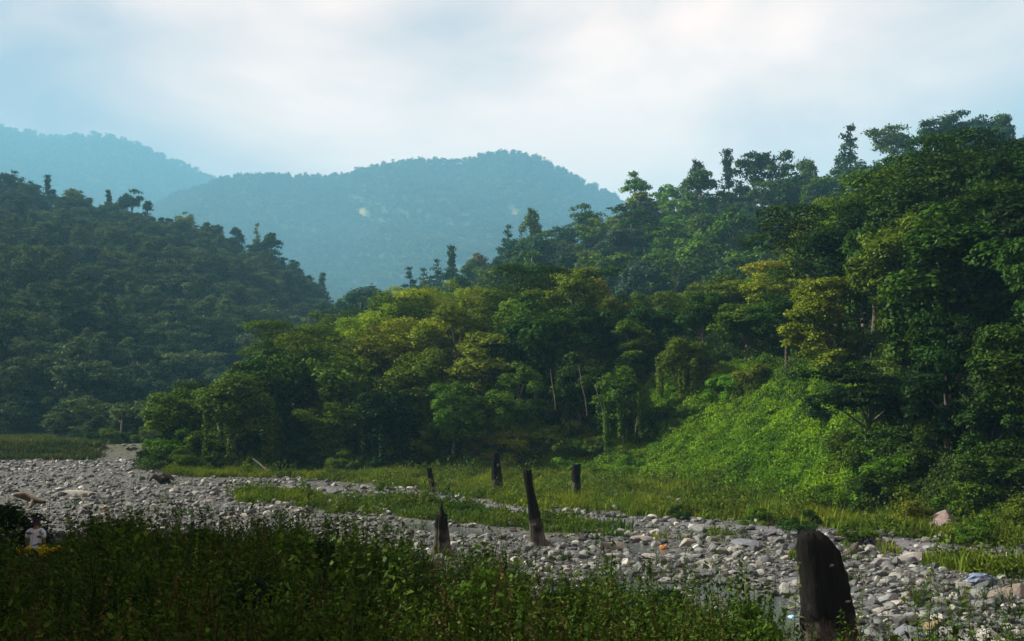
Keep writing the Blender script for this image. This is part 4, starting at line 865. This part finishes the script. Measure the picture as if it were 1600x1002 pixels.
while cnt < 255:
    y = 21 + 80 * q.random() ** 2.3; px = q.uniform(560 if y < 60 else 60, 1640); x = (px - CX) / F * y
    if not bed_mask(np.array([x]), np.array([y]))[0] or (y < bank_edge(x) - 1): continue
    r_ = (0.10 + 0.09 * min(3, q.paretovariate(2.2) - 1)) * (1 + y / 110); c, cn = q.choice(SCOL); put_stone(x, y, r_, q.randrange(6), c, cn, None, q.uniform(1.0, 1.5)); cnt += 1

# ------------------------------------------------------------------ stumps
def stump_mat():
    m, t, out = new_mat('black_wood'); l = t.links
    p = N(t, 'ShaderNodeBsdfPrincipled'); p.inputs['Roughness'].default_value = 0.95; p.inputs['Specular IOR Level'].default_value = 0.03
    tcn = N(t, 'ShaderNodeTexCoord'); mp_ = N(t, 'ShaderNodeMapping'); mp_.inputs['Scale'].default_value = (7, 7, 1.0); l.new(tcn.outputs['Object'], mp_.inputs[0])
    n = N(t, 'ShaderNodeTexNoise'); n.inputs['Scale'].default_value = 1.3; n.inputs['Detail'].default_value = 9; n.inputs['Roughness'].default_value = 0.7; l.new(mp_.outputs[0], n.inputs['Vector'])
    dark = N(t, 'ShaderNodeValToRGB'); l.new(n.outputs['Fac'], dark.inputs[0]); dark.color_ramp.elements[0].position = 0.35; dark.color_ramp.elements[0].color = (0.004, 0.004, 0.004, 1); dark.color_ramp.elements[1].position = 0.75; dark.color_ramp.elements[1].color = (0.016, 0.015, 0.013, 1)
    pale = N(t, 'ShaderNodeValToRGB'); l.new(n.outputs['Fac'], pale.inputs[0]); pale.color_ramp.elements[0].position = 0.35; pale.color_ramp.elements[0].color = (0.02, 0.019, 0.015, 1); pale.color_ramp.elements[1].position = 0.7; pale.color_ramp.elements[1].color = (0.105, 0.10, 0.08, 1)
    sp = N(t, 'ShaderNodeSeparateXYZ'); l.new(tcn.outputs['Object'], sp.inputs[0]); n2 = N(t, 'ShaderNodeTexNoise'); n2.inputs['Scale'].default_value = 2.2; n2.inputs['Detail'].default_value = 4; l.new(tcn.outputs['Object'], n2.inputs['Vector'])
    h = math_n(t, 'SUBTRACT', math_n(t, 'ADD', 0.85, math_n(t, 'MULTIPLY', math_n(t, 'SUBTRACT', n2.outputs['Fac'], 0.5), 2.2)), sp.outputs['Z'], clamp=False)
    mr = N(t, 'ShaderNodeMapRange'); l.new(h, mr.inputs['Value']); mr.inputs['From Min'].default_value = -0.15; mr.inputs['From Max'].default_value = 0.25
    mm = N(t, 'ShaderNodeMix', data_type='RGBA'); l.new(mr.outputs[0], mm.inputs['Factor']); l.new(dark.outputs[0], mm.inputs['A']); l.new(pale.outputs[0], mm.inputs['B']); l.new(mm.outputs['Result'], p.inputs['Base Color'])
    b = N(t, 'ShaderNodeBump'); b.inputs['Strength'].default_value = 0.8; b.inputs['Distance'].default_value = 0.06; l.new(n.outputs['Fac'], b.inputs['Height']); l.new(b.outputs[0], p.inputs['Normal']); l.new(p.outputs[0], out.inputs[0]); return m
M_STUMP = stump_mat()  # near-black wood, paler towards the foot
M_SCAR = rough_mat('split_wood', (0.08, 0.075, 0.06), (0.20, 0.185, 0.16), 8, stretch=(1, 1, 5))
def stump(outline, d, label, seed, jag=0.12, depth=0.85, spikes=(), scar=None, roots=True):
    """outline: (py, left px, right px) from the foot to the top"""
    r = np.random.default_rng(seed); base_px = (outline[0][1] + outline[0][2]) / 2; bx = (base_px - CX) / F * d; zb = float(ground_z(bx, d))
    K = 44; hs, cs, ws = [], [], []
    for py, a, b in outline:
        hs.append(EYE + (HOR - py) / F * d); cs.append(((a + b) / 2 - CX) / F * d); ws.append((b - a) / 2 / F * d)
    hs[0] = zb - 0.25; H = np.linspace(hs[0], hs[-1], 34); Cx = np.interp(H, hs, cs); W = np.interp(H, hs, ws)
    ang = np.linspace(0, 2 * math.pi, K, endpoint=False); fl = 0.95 + 0.05 * np.abs(np.sin(6.5 * ang + seed)) - 0.04 * (np.sin(11 * ang + seed * 1.7) > 0.75) + 0.06 * np.sin(3 * ang + seed) + 0.05 * np.sin(5 * ang + 2 * seed) + 0.03 * np.sin(9 * ang)
    V = []
    for i, (h, c, w) in enumerate(zip(H, Cx, W)):
        flare = 1 + (0.28 * np.maximum(0, np.sin(5 * ang + seed)) + 0.08) * math.exp(-(h - zb - 0.0) / 0.18) if roots else 1 + 0 * ang
        rad = fl * flare * (1 + 0.035 * np.sin(h * 7 + 2 * np.sin(2 * ang) + seed) * np.sin(4 * ang + h * 3) + 0.02 * r.normal(size=K))
        zz = np.full(K, h) + (jag * r.random(K) * (i == len(H) - 1)); x = c + np.cos(ang) * w * rad; yv = d + np.sin(ang) * w * depth * rad
        V.append(np.stack([x - bx, yv - d, zz - zb], 1))
    V = np.concatenate(V); n = len(H); i, j = np.meshgrid(np.arange(n - 1), np.arange(K), indexing='ij')
    Q = np.stack([i * K + j, i * K + (j + 1) % K, (i + 1) * K + (j + 1) % K, (i + 1) * K + j], -1).reshape(-1, 4)
    cen = V[-K:].mean(0) - np.array([0, 0, 0.10]); V = np.concatenate([V, cen[None]]); T = np.array([((n - 1) * K + s, (n - 1) * K + (s + 1) % K, len(V) - 1) for s in range(K)])
    o = empty('dead_tree_stump', (bx, d, zb)); tag(o, label, 'stump', 'black dead stumps on the river bed')
    body = mobj('trunk', mesh_np('stump_body', V, [Q, T], M_STUMP, smooth=True), o)
    for (px, y0, y1, w) in spikes:
        x0 = (px - CX) / F * d - bx; z0, z1 = EYE + (HOR - y0) / F * d - zb, EYE + (HOR - y1) / F * d - zb; ww = w / F * d / 2
        P = [(x0, 0, z0 - 0.2), (x0 + 0.1 * ww, 0.02, z0 + (z1 - z0) * 0.3), (x0 - 0.2 * ww, 0.0, z0 + (z1 - z0) * 0.7), (x0, 0, z1)]
        v, f_ = tubes([(P, [ww, ww * 0.8, ww * 0.5, ww * 0.12])], 6); mobj('splinter', mesh_np('splinter', v, f_, M_STUMP), o)
    for (px, py, w, h) in (scar or ()):
        z = EYE + (HOR - py) / F * d - zb; c = np.interp(z + zb, hs, cs) - bx; wd = np.interp(z + zb, hs, ws); x0 = (px - CX) / F * d - bx
        yy = -wd * depth * math.sqrt(max(0.05, 1 - ((x0 - c) / wd) ** 2)); a, hh = w / F * d / 2, h / F * d / 2
        v = [(x0 - a, yy + 0.06, z - hh), (x0 + a * 0.7, yy + 0.06, z - hh * 0.8), (x0 + a, yy + 0.06, z + hh), (x0 - a * 0.6, yy + 0.06, z + hh * 0.7), (x0, yy - 0.07, z), (x0 + 0.3 * a, yy - 0.06, z + 0.4 * hh)]
        mobj('scar', mesh_np('scar', v, [np.array([(0, 1, 4), (1, 2, 5), (1, 5, 4), (2, 3, 5), (3, 0, 4), (3, 4, 5)])], M_SCAR), o)
    return o
def gd(py): return F * EYE / (py - HOR)
stump([(1030, 1242, 1336), (1002, 1243, 1330), (940, 1243, 1322), (890, 1241, 1314), (860, 1239, 1304), (845, 1239, 1295), (835, 1241, 1286), (829, 1247, 1274)], gd(1024), 'huge blunt black stump, by far the widest, tapering to a rounded top', 3, 0.05, scar=[(1306, 930, 14, 5), (1284, 876, 7, 6)])
stump([(870, 678, 710), (850, 680, 707), (830, 681, 704), (815, 681, 702), (808, 683, 701)], gd(866), 'broken stump with one thin jagged splinter standing up from its top', 5, 0.18, spikes=[(692, 812, 783, 11), (697, 812, 798, 6), (685, 812, 803, 6)])
stump([(856, 826, 858), (840, 827, 851), (822, 826, 847), (805, 825, 843), (785, 824, 839), (765, 821, 834), (748, 818, 831), (736, 817, 830)], gd(850), 'tall leaning black post with a pale scar low on its trunk', 7, 0.10, scar=[(834, 816, 11, 5)])
stump([(772, 769, 790), (760, 770, 787), (740, 768, 784), (722, 768, 782), (708, 770, 780)], gd(771), 'thick upright black stump at the meadow edge, topped with creeper', 9, 0.10, scar=[(778, 726, 5, 6)])
stump([(768, 674, 684), (755, 671, 681), (742, 669, 678), (731, 668, 675)], gd(768), 'short thin black post leaning at the edge of the track', 11, 0.08)
stump([(778, 894, 908), (762, 893, 906), (745, 893, 905), (726, 893, 906)], gd(777), 'slim upright black stump standing alone in the meadow grass', 13, 0.12)
for i, ((x0, y0), (x1, y1), d, h, lab) in enumerate([((1322, 868), (1336, 843), 40, 0, 'dark pointed shard of wood in the grass behind the huge stump')]):
    pass
def logs(paths, name, label, mat, cat='log', nseg=8):
    base = paths[0][0][0]; P = [([tuple(np.array(p) - np.array(base)) for p in pts], rad) for pts, rad in paths]; v, f_ = tubes(P, nseg)
    o = mobj(name, mesh_np(name, v, f_, mat, smooth=True), None, base); return tag(o, label, cat)
def W3(px, py, d): return at_depth(px, py, d)
logs([([W3(1318, 872, 41), W3(1325, 858, 41), W3(1331, 848, 41), W3(1334, 843, 41)], [0.26, 0.2, 0.1, 0.02])], 'wood_shard', 'dark pointed shard of wood in the grass behind the huge stump', M_STUMP, 'driftwood')
logs([([W3(398, 716, 93), W3(410, 725, 92.5), W3(420, 734, 92), W3(432, 744, 91.5)], [0.06, 0.07, 0.085, 0.09])], 'fallen_pole', 'pale bare pole leaning down the dark bank onto the gravel', M_PALEBARK, 'pole')
logs([([W3(800, 778, 70), W3(784, 774, 71), W3(765, 775, 71), W3(752, 779, 70)], [0.16, 0.22, 0.2, 0.1])], 'driftwood_log', 'dark driftwood lying at the foot of the creeper-topped stump', M_STUMP, 'driftwood')
logs([([W3(262, 752, 86), W3(256, 742, 86.5), W3(248, 735, 87)], [0.5, 0.4, 0.15]), ([W3(256, 748, 86), W3(244, 742, 85.5), W3(240, 750, 85)], [0.3, 0.2, 0.1]), ([W3(256, 746, 86), W3(268, 742, 86), W3(276, 748, 86)], [0.3, 0.2, 0.12])], 'root_stump', 'dark uprooted stump with root arms at the corner of the wood', M_STUMP, 'stump')
logs([([W3(78, 783, 62), W3(62, 779, 62.3), W3(46, 773, 62.6), W3(30, 772, 62)], [0.10, 0.2, 0.22, 0.08]), ([W3(60, 780, 62.3), W3(56, 790, 61.6), W3(50, 796, 61.2)], [0.14, 0.10, 0.06]), ([W3(48, 775, 62.5), W3(42, 767, 62.8), W3(39, 765, 62.8)], [0.12, 0.08, 0.03])], 'driftwood_stump', 'grey weathered driftwood trunk with stubby roots lying on the upper gravel', M_BARK, 'driftwood')
logs([([W3(193, 700, 150), W3(192, 680, 150), W3(193, 655, 150)], [0.16, 0.14, 0.10])], 'bare_trunk', 'thin pale bare trunk standing in the far shaded wood', M_PALEBARK, 'trunk')
for i, (px, y0, y1, d, ln, lab) in enumerate([(868, 640, 578, 93.5, -8, 'pale crooked bare trunk in the wood, over the leaning post'), (917, 650, 575, 94, -12, 'pale bare trunk leaning in the wood above the meadow stump'), (992, 676, 652, 88, 3, 'short white bare stub in the dark hollow of the vine slope'), (944, 660, 600, 95, -14, 'thin brown bare sapling in the wood above the vines')]):
    dd = d - 4.5
    logs([([W3(px, y0, dd), W3(px + ln * 0.2, (y0 * 2 + y1) / 3, dd), W3(px + ln * 0.7, (y0 + 2 * y1) / 3, dd), W3(px + ln, y1, dd)], [0.04, 0.036, 0.03, 0.02])], 'bare_trunk', lab, M_PALEBARK, 'trunk', 6)
# ------------------------------------------------------------------ litter
M_BLUE = rough_mat('blue_plastic', (0.05, 0.085, 0.17), (0.17, 0.21, 0.27), 6, rough=0.45, bump=0.6)
M_ORANGE = plain_mat('orange_plastic', (0.34, 0.14, 0.025), 0.7)
M_TURQ = plain_mat('blue_sheet', (0.16, 0.34, 0.60), 0.45)
def crumple(name, x, y, sx, sy, sz, mat, seed, label, cat):
    import bmesh
    r = np.random.default_rng(seed); b = bmesh.new(); bmesh.ops.create_icosphere(b, subdivisions=3, radius=1.0); ph = r.random(6) * 6
    for v in b.verts:
        p = v.co; k = 1 + 0.16 * math.sin(5 * p.x + ph[0]) * math.sin(4 * p.z + ph[1]) + 0.12 * math.sin(9 * p.y + ph[2] + 5 * p.x) + 0.06 * r.normal()
        v.co = (p.x * sx * k, p.y * sy * k, p.z * sz * k)
    me = bpy.data.meshes.new(name); b.to_mesh(me); b.free(); me.materials.append(mat)
    o = mobj(name, me, None, (x, y, float(ground_z(x, y)) + sz * 0.7)); return tag(o, label, cat)
x, y = at_ground(1520, 912); crumple('plastic_sack', x, y, 0.42, 0.25, 0.22, M_BLUE, 1, 'crumpled blue and white plastic sack lying against a boulder', 'sack')
x, y = at_ground(1033, 852); crumple('plastic_scrap', x, y, 0.15, 0.10, 0.09, M_ORANGE, 2, 'orange plastic scrap caught among the pale boulders', 'litter')
x, y = at_ground(1232, 948); crumple('plastic_sheet', x, y, 0.22, 0.16, 0.12, M_TURQ, 3, 'bright blue plastic scrap beside the foot of the huge stump', 'litter')
x, y = at_ground(1226, 938); crumple('plastic_scrap', x + 0.05, y + 0.3, 0.14, 0.1, 0.1, M_ORANGE, 4, 'small orange scrap above the blue one beside the huge stump', 'litter')

# ------------------------------------------------------------------ person wading through the weeds
def skin_obj(name, verts, edges, radii, mat, parent, root=0, sub=2):
    me = bpy.data.meshes.new(name); me.from_pydata(verts, edges, []); me.materials.append(mat); o = mobj(name, me, parent)
    m1 = o.modifiers.new('skin', 'SKIN'); m1.use_smooth_shade = True
    for i, sv in enumerate(me.skin_vertices[0].data): sv.radius = radii[i] if isinstance(radii[i], tuple) else (radii[i], radii[i]); sv.use_root = (i == root)
    m2 = o.modifiers.new('sub', 'SUBSURF'); m2.levels = sub; m2.render_levels = sub; return o
def make_person(x, y, z, rz):
    root = empty('person', (x, y, z)); root.rotation_euler.z = rz
    tag(root, 'person seen from behind in a pale grey shirt, waist-deep in weeds', 'person')
    M_SKIN = plain_mat('skin', (0.16, 0.085, 0.05), 0.6); M_HAIR = plain_mat('hair', (0.004, 0.0035, 0.0035), 0.95); M_TROUS = plain_mat('dark_trousers', (0.02, 0.02, 0.025), 0.9)
    M_SHIRT = rough_mat('pale_shirt', (0.27, 0.33, 0.42), (0.46, 0.53, 0.62), 5, stretch=(3, 3, 0.6), bump=0.4)
    # forward is +Y; walking
    v = [(0, 0, 0.93), (0, 0.01, 1.12), (0, 0.02, 1.30), (0, 0.0, 1.44), (0, 0.01, 1.51), (0, 0.03, 1.60), (0, 0.03, 1.68),
         (0.10, 0, 0.88), (0.11, 0.12, 0.50), (0.11, 0.02, 0.09), (0.12, 0.15, 0.03),
         (-0.10, 0, 0.88), (-0.11, -0.04, 0.48), (-0.11, -0.22, 0.13), (-0.12, -0.10, 0.03),
         (0.19, 0, 1.40), (0.25, -0.06, 1.12), (0.26, 0.06, 0.89), (0.255, 0.10, 0.81),
         (-0.19, 0, 1.40), (-0.25, 0.03, 1.12), (-0.26, 0.14, 0.90), (-0.255, 0.18, 0.83)]
    e = [(0, 1), (1, 2), (2, 3), (3, 4), (4, 5), (5, 6), (0, 7), (7, 8), (8, 9), (9, 10), (0, 11), (11, 12), (12, 13), (13, 14), (3, 15), (15, 16), (16, 17), (17, 18), (3, 19), (19, 20), (20, 21), (21, 22)]
    r = [(0.155, 0.11), (0.14, 0.10), (0.16, 0.11), (0.12, 0.09), (0.055, 0.055), (0.085, 0.10), (0.075, 0.085), 0.09, 0.06, 0.042, 0.04, 0.09, 0.06, 0.042, 0.04, 0.06, 0.042, 0.032, 0.04, 0.06, 0.042, 0.032, 0.04]
    skin_obj('body', v, e, r, M_SKIN, root)
    for sgn, hx, hy, hz in ((1, 0.255, 0.11, 0.80), (-1, -0.255, 0.19, 0.82)):                 # fingers, lightly curled
        fv, fe, fr = [], [], []
        for k in range(4):
            b = len(fv); yy = hy - 0.025 + 0.02 * k; ln = (0.07, 0.08, 0.077, 0.06)[k]
            fv += [(hx, yy, hz), (hx - sgn * 0.008, yy, hz - ln * 0.6), (hx - sgn * 0.03, yy, hz - ln)]; fe += [(b, b + 1), (b + 1, b + 2)]; fr += [0.010, 0.009, 0.008]
        b = len(fv); fv += [(hx, hy + 0.03, hz + 0.03), (hx - sgn * 0.02, hy + 0.06, hz - 0.01), (hx - sgn * 0.03, hy + 0.06, hz - 0.04)]; fe += [(b, b + 1), (b + 1, b + 2)]; fr += [0.011, 0.010, 0.009]
        for i in (0, 3, 6, 9, 12): pass
        me = bpy.data.meshes.new('hand'); me.from_pydata(fv, fe, []); me.materials.append(M_SKIN); o = mobj('hand', me, root); m1 = o.modifiers.new('skin', 'SKIN')
        for i, sv in enumerate(me.skin_vertices[0].data): sv.radius = (fr[i], fr[i]); sv.use_root = i % 3 == 0
        o.modifiers.new('sub', 'SUBSURF').render_levels = 1
    skin_obj('shirt', [(0, 0, 0.86), (0, 0.0, 1.02), (0, 0.02, 1.28), (0, 0.0, 1.43), (0.20, 0, 1.405), (0.245, -0.03, 1.20), (-0.20, 0, 1.405), (-0.245, 0.015, 1.20)], [(0, 1), (1, 2), (2, 3), (3, 4), (4, 5), (3, 6), (6, 7)], [(0.19, 0.14), (0.18, 0.135), (0.185, 0.135), (0.125, 0.10), (0.085, 0.08), (0.07, 0.07), (0.085, 0.08), (0.07, 0.07)], M_SHIRT, root, 1)
    skin_obj('trousers', [(0, 0, 0.95), (0.10, 0, 0.86), (0.11, 0.12, 0.50), (0.11, 0.03, 0.13), (-0.10, 0, 0.86), (-0.11, -0.04, 0.48), (-0.11, -0.2, 0.17)], [(0, 1), (1, 2), (2, 3), (0, 4), (4, 5), (5, 6)], [(0.165, 0.12), 0.105, 0.078, 0.065, 0.105, 0.078, 0.065], M_TROUS, root)
    skin_obj('hair', [(0, -0.015, 1.60), (0, 0.0, 1.68), (0, 0.025, 1.735)], [(0, 1), (1, 2)], [(0.088, 0.085), (0.10, 0.112), (0.075, 0.085)], M_HAIR, root, 1)
    for s in (-1, 1):
        vE, fE = tubes([([(s * 0.088, 0.02, 1.60), (s * 0.098, 0.012, 1.63), (s * 0.09, 0.02, 1.66)], [0.014, 0.022, 0.015])], 6); mobj('ear', mesh_np('ear', vE, fE, M_SKIN, smooth=True), root)
    vN, fN = tubes([([(0, 0.125, 1.655), (0, 0.145, 1.625), (0, 0.13, 1.61)], [0.012, 0.018, 0.016])], 6); mobj('nose', mesh_np('nose', vN, fN, M_SKIN, smooth=True), root)
    return root
pd = 31.5; pxp = (66 - CX) / F * pd; make_person(pxp, pd, EYE - (808 - HOR) / F * pd - 1.76, 0.1)

# yellow flowering plants at the person's hips
M_YEL = leaf_mat('yellow_petals', (0.34, 0.28, 0.015), (0.44, 0.37, 0.02), trans=0.3)
M_WEEDSOLO = leaf_mat('single_weed_leaves', (0.035, 0.075, 0.012), (0.070, 0.105, 0.016), trans=0.35)
def leaf_mesh(nm, mat):
    v = [(0, 0, 0), (0.10, 0.30, 0.05), (0.62, 0.26, 0.02), (1, 0, -0.12), (0.62, -0.26, 0.02), (0.10, -0.30, 0.05), (0.4, 0, 0.0)]
    v = [(a, b, c) for a, b, c in v]
    return mesh_np(nm, v, [np.array([(0, 6, 1), (1, 6, 2), (2, 6, 3), (3, 6, 4), (4, 6, 5), (5, 6, 0)])], mat, face_attr={'tint': np.random.default_rng(3).uniform(0.85, 1.15, 6)})
LEAF = leaf_mesh('leaf', M_WEEDSOLO)
r = np.random.default_rng(12); Pp = unit(r.normal(size=(40, 3))) * 0.05 + np.array([0, 0, 0]); vv, qq = leaf_quads(Pp, unit(Pp + r.normal(0, 0.02, Pp.shape)), 0.06, 0.045, r, 0.1)
FLOWER = mesh_np('flower_head', vv, [qq], M_YEL, face_attr={'tint': r.uniform(0.8, 1.2, 40)})
def tall_weed(px, py_base, py_top, d, label, nleaf=18, L=0.16, flower=0, seed=0, group='tall leafy weeds standing over the others'):
    q_ = random.Random(seed); x = (px - CX) / F * d; zb = float(ground_z(x, d)); H = EYE + (HOR - py_top) / F * d - zb
    o = empty('tall_weed', (x, d, zb)); tag(o, label, 'plant', group); dx, dy = q_.uniform(-0.15, 0.15) * H * 0.4, q_.uniform(-0.1, 0.1) * H * 0.4
    pts = [(dx * t * t, dy * t * t, H * t - 0.05) for t in np.linspace(0, 1, 6)]; v, f_ = tubes([(pts, [0.013 * (1.15 - 0.8 * t) for t in np.linspace(0, 1, 6)])], 5)
    mobj('stem', mesh_np('stem', v, f_, M_STEM, smooth=True), o)
    for k in range(nleaf):
        t = 0.25 + 0.75 * (k + 0.5) / nleaf; l_ = L * (1.3 - 0.75 * t) * q_.uniform(0.8, 1.2); a = k * 2.4 + q_.uniform(-0.4, 0.4)
        lf = mobj('leaf', LEAF, o, (dx * t * t, dy * t * t, H * t - 0.05)); lf.rotation_euler = (q_.uniform(-0.3, 0.3), q_.uniform(-0.25, 0.55), a); lf.scale = (l_, l_ * q_.uniform(0.8, 1.1), l_)
    for k in range(flower):
        a = q_.random() * 6.283; rr_ = q_.uniform(0.02, 0.2); mobj('flower_head', FLOWER, o, (dx + math.cos(a) * rr_, dy + math.sin(a) * rr_, H - q_.uniform(0, 0.12))).scale = (q_.uniform(1.0, 1.6),) * 3
    return o
for i, (px, top) in enumerate(((42, 853), (52, 852), (62, 858), (74, 855), (82, 852), (90, 849))):
    tall_weed(px, 900, top, 30.6 - 0.1 * (i % 2), ['yellow-flowered weed on the outer side of the person, at the end of the row', 'yellow-flowered weed by the near elbow of the person', 'lowest yellow-flowered weed, hiding the hem of the shirt', 'yellow-flowered weed under the far side of the shirt', 'yellow-flowered weed just past the shirt', 'outermost small yellow-flowered weed on the open side of the person'][i], 12, 0.12, 4 if i < 5 else 2, i, 'yellow-flowered weeds beside the person')
TW = [(1120, 850, 23.5, 'tall weed rising over the flat water, broad leaves'), (1165, 872, 20.5, 'leafy weed just before the shoreline cobbles, thick with leaves'), (1228, 868, 21, 'weed close beside the flank of the huge stump'), (1145, 905, 19, 'bushy weed under the tall one by the flat water'), (1330, 905, 19.5, 'weed rising beside the sloping flank of the huge stump'),
      (1425, 905, 19.5, 'slender weed over the blunt green-grey boulder'), (1437, 848, 22, 'tallest slender weed on the cobbles below the reddish slab'), (1480, 915, 18.5, 'weed before the brownish slab'), (1540, 940, 17.5, 'short weed before the lower slabs, past the blue sack'), (1505, 905, 19, 'weed standing before the blue sack'), (1590, 960, 17, 'weed at the corner of the bed'),
      (445, 760, 31, 'tall dark stalk over the weeds, under the fallen pole'), (280, 790, 31, 'stalk rising from the weeds near the yellowish boulder'), (198, 770, 31.5, 'leafy stalk over the weeds beside the whitish long boulder'), (600, 800, 29, 'stalk at the shore edge of the weeds, beside the splintered stump'), (735, 808, 27, 'stalk between the splintered stump and the leaning post'), (756, 820, 26, 'thin stalk right beside the one between the two stumps'), (545, 805, 30, 'stalk where the weeds meet the gravel'), (935, 850, 25, 'leafy stalk before the tan boulder'), (860, 870, 24, 'leafy stalk below the foot of the leaning post'), (83, 742, 38, 'small green sapling over the driftwood stump')]
for i, (px, top, d, lab) in enumerate(TW): tall_weed(px, 0, top, d, lab, 30 if d < 24 else 20, 0.20 if d < 24 else 0.18, 0, 50 + i)

# ------------------------------------------------------------------ labels that single out each tree, bush and stone
ORD = ['first', 'second', 'third', 'fourth', 'fifth', 'sixth', 'seventh', 'eighth', 'ninth', 'tenth', 'eleventh', 'twelfth', 'thirteenth', 'fourteenth', 'fifteenth', 'sixteenth', 'seventeenth', 'eighteenth', 'nineteenth', 'twentieth']
NUM = ['', 'one', 'two', 'three', 'four', 'five', 'six', 'seven', 'eight', 'nine', 'ten', 'eleven', 'twelve', 'thirteen', 'fourteen', 'fifteen', 'sixteen', 'seventeen', 'eighteen', 'nineteen', 'twenty']
CREST = [(640, 'the ragged pointed crest tree'), (745, 'the rust-tinted crest tree'), (828, 'the blunt cone crest tree'), (918, 'the wide domed crest tree'), (997, 'the solitary umbrella tree'), (1095, 'the creeper-clad crest tree'), (1143, 'the slim columnar crest tree'), (1215, 'the broad open crest tree'), (1273, 'the small drooping crest tree'), (1335, 'the tall pyramid tree'), (1405, 'the domed high-crest tree'), (1522, 'the wind-swept umbrella tree')]
LOWM = [(255, 'the uprooted stump'), (415, 'the fallen pole'), (540, 'the gravel track end'), (675, 'the thin leaning post'), (778, 'the creeper-topped stump'), (838, 'the leaning post'), (900, 'the meadow stump'), (1030, 'the orange scrap'), (1110, 'the vine slope'), (1280, 'the huge stump'), (1460, 'the reddish slab'), (1530, 'the blue sack')]
def near_mark(px, marks): return min(marks, key=lambda m_: abs(m_[0] - px))
buckets = {}
for T in TREES:
    o = T['o']; tag(o, cat='bush' if T['bush'] else 'tree', group=T['group'])
    if T['label']: o['label'] = T['label']; continue
    size = 'small' if T['H'] < (2.2 if T['bush'] else 7.5) else 'big' if T['H'] > (3.4 if T['bush'] else 13) else ''
    head = (size + ' ' + T['col'] + ' ' + ('bush' if T['bush'] else T['look'] + ' tree')).strip()
    if T['zone'] == 'slope': m_, tail = near_mark(T['px'], CREST)[1], 'slope below'
    elif T['zone'] == 'farbush': m_, tail = 'the pale bare trunk', 'beyond the gravel beside'
    elif T['zone'] == 'shade': m_, tail = 'the weedy bank', 'beside'
    elif T['zone'] == 'bush': m_, tail = near_mark(T['px'], LOWM)[1], 'bank above'
    else: m_, tail = near_mark(T['px'], LOWM)[1], 'wood above'
    buckets.setdefault((head, tail + ' ' + m_), []).append(T)
for (head, tail), L_ in buckets.items():
    L_.sort(key=lambda T: T['top'])
    for i, T in enumerate(L_):
        if len(L_) == 1: T['o']['label'] = head + ', ' + tail
        else: T['o']['label'] = head + ', ' + (('highest' if i == 0 else 'lowest' if i == len(L_) - 1 else ORD[i] + ' highest') + ' of ' + NUM[min(20, len(L_))]) + ', ' + tail
SM = [(130, 772, 'the long whitish boulder'), (255, 748, 'the uprooted stump'), (565, 800, 'the island tip'), (692, 866, 'the splintered stump'), (838, 850, 'the leaning post'), (1033, 852, 'the orange scrap'), (1120, 862, 'the cobble-field boulder'), (1232, 948, 'the blue scrap'), (1290, 1010, 'the huge stump'), (1385, 966, 'the green-grey boulder'), (1510, 905, 'the blue sack'), (1555, 930, 'the brownish slab'), (1470, 990, 'the broken slab'), (1315, 845, 'the pale grass slab'), (778, 771, 'the creeper-topped stump'), (950, 812, 'the island end')]
sb = {}
for T in STONES:
    if T['label']: T['o']['label'] = T['label']; continue
    m_ = min(SM, key=lambda m_: math.hypot(m_[0] - T['px'], 2 * (m_[1] - T['py']))); T['d'] = math.hypot(m_[0] - T['px'], 2 * (m_[1] - T['py']))
    sb.setdefault((('small ' if T['r'] < 0.16 else 'large ' if T['r'] > 0.33 else '') + T['look'] + ' ' + T['col'] + ' stone', m_[2]), []).append(T)
for (head, mk), L_ in sb.items():
    L_.sort(key=lambda T: T['d'])
    for i, T in enumerate(L_):
        T['o']['label'] = head + ' near ' + mk if len(L_) == 1 else head + ', ' + ORD[i] + ' of ' + NUM[len(L_)] + ' counted from ' + mk
print('trees', len(TREES), 'near', near_n, 'stones', len(STONES))
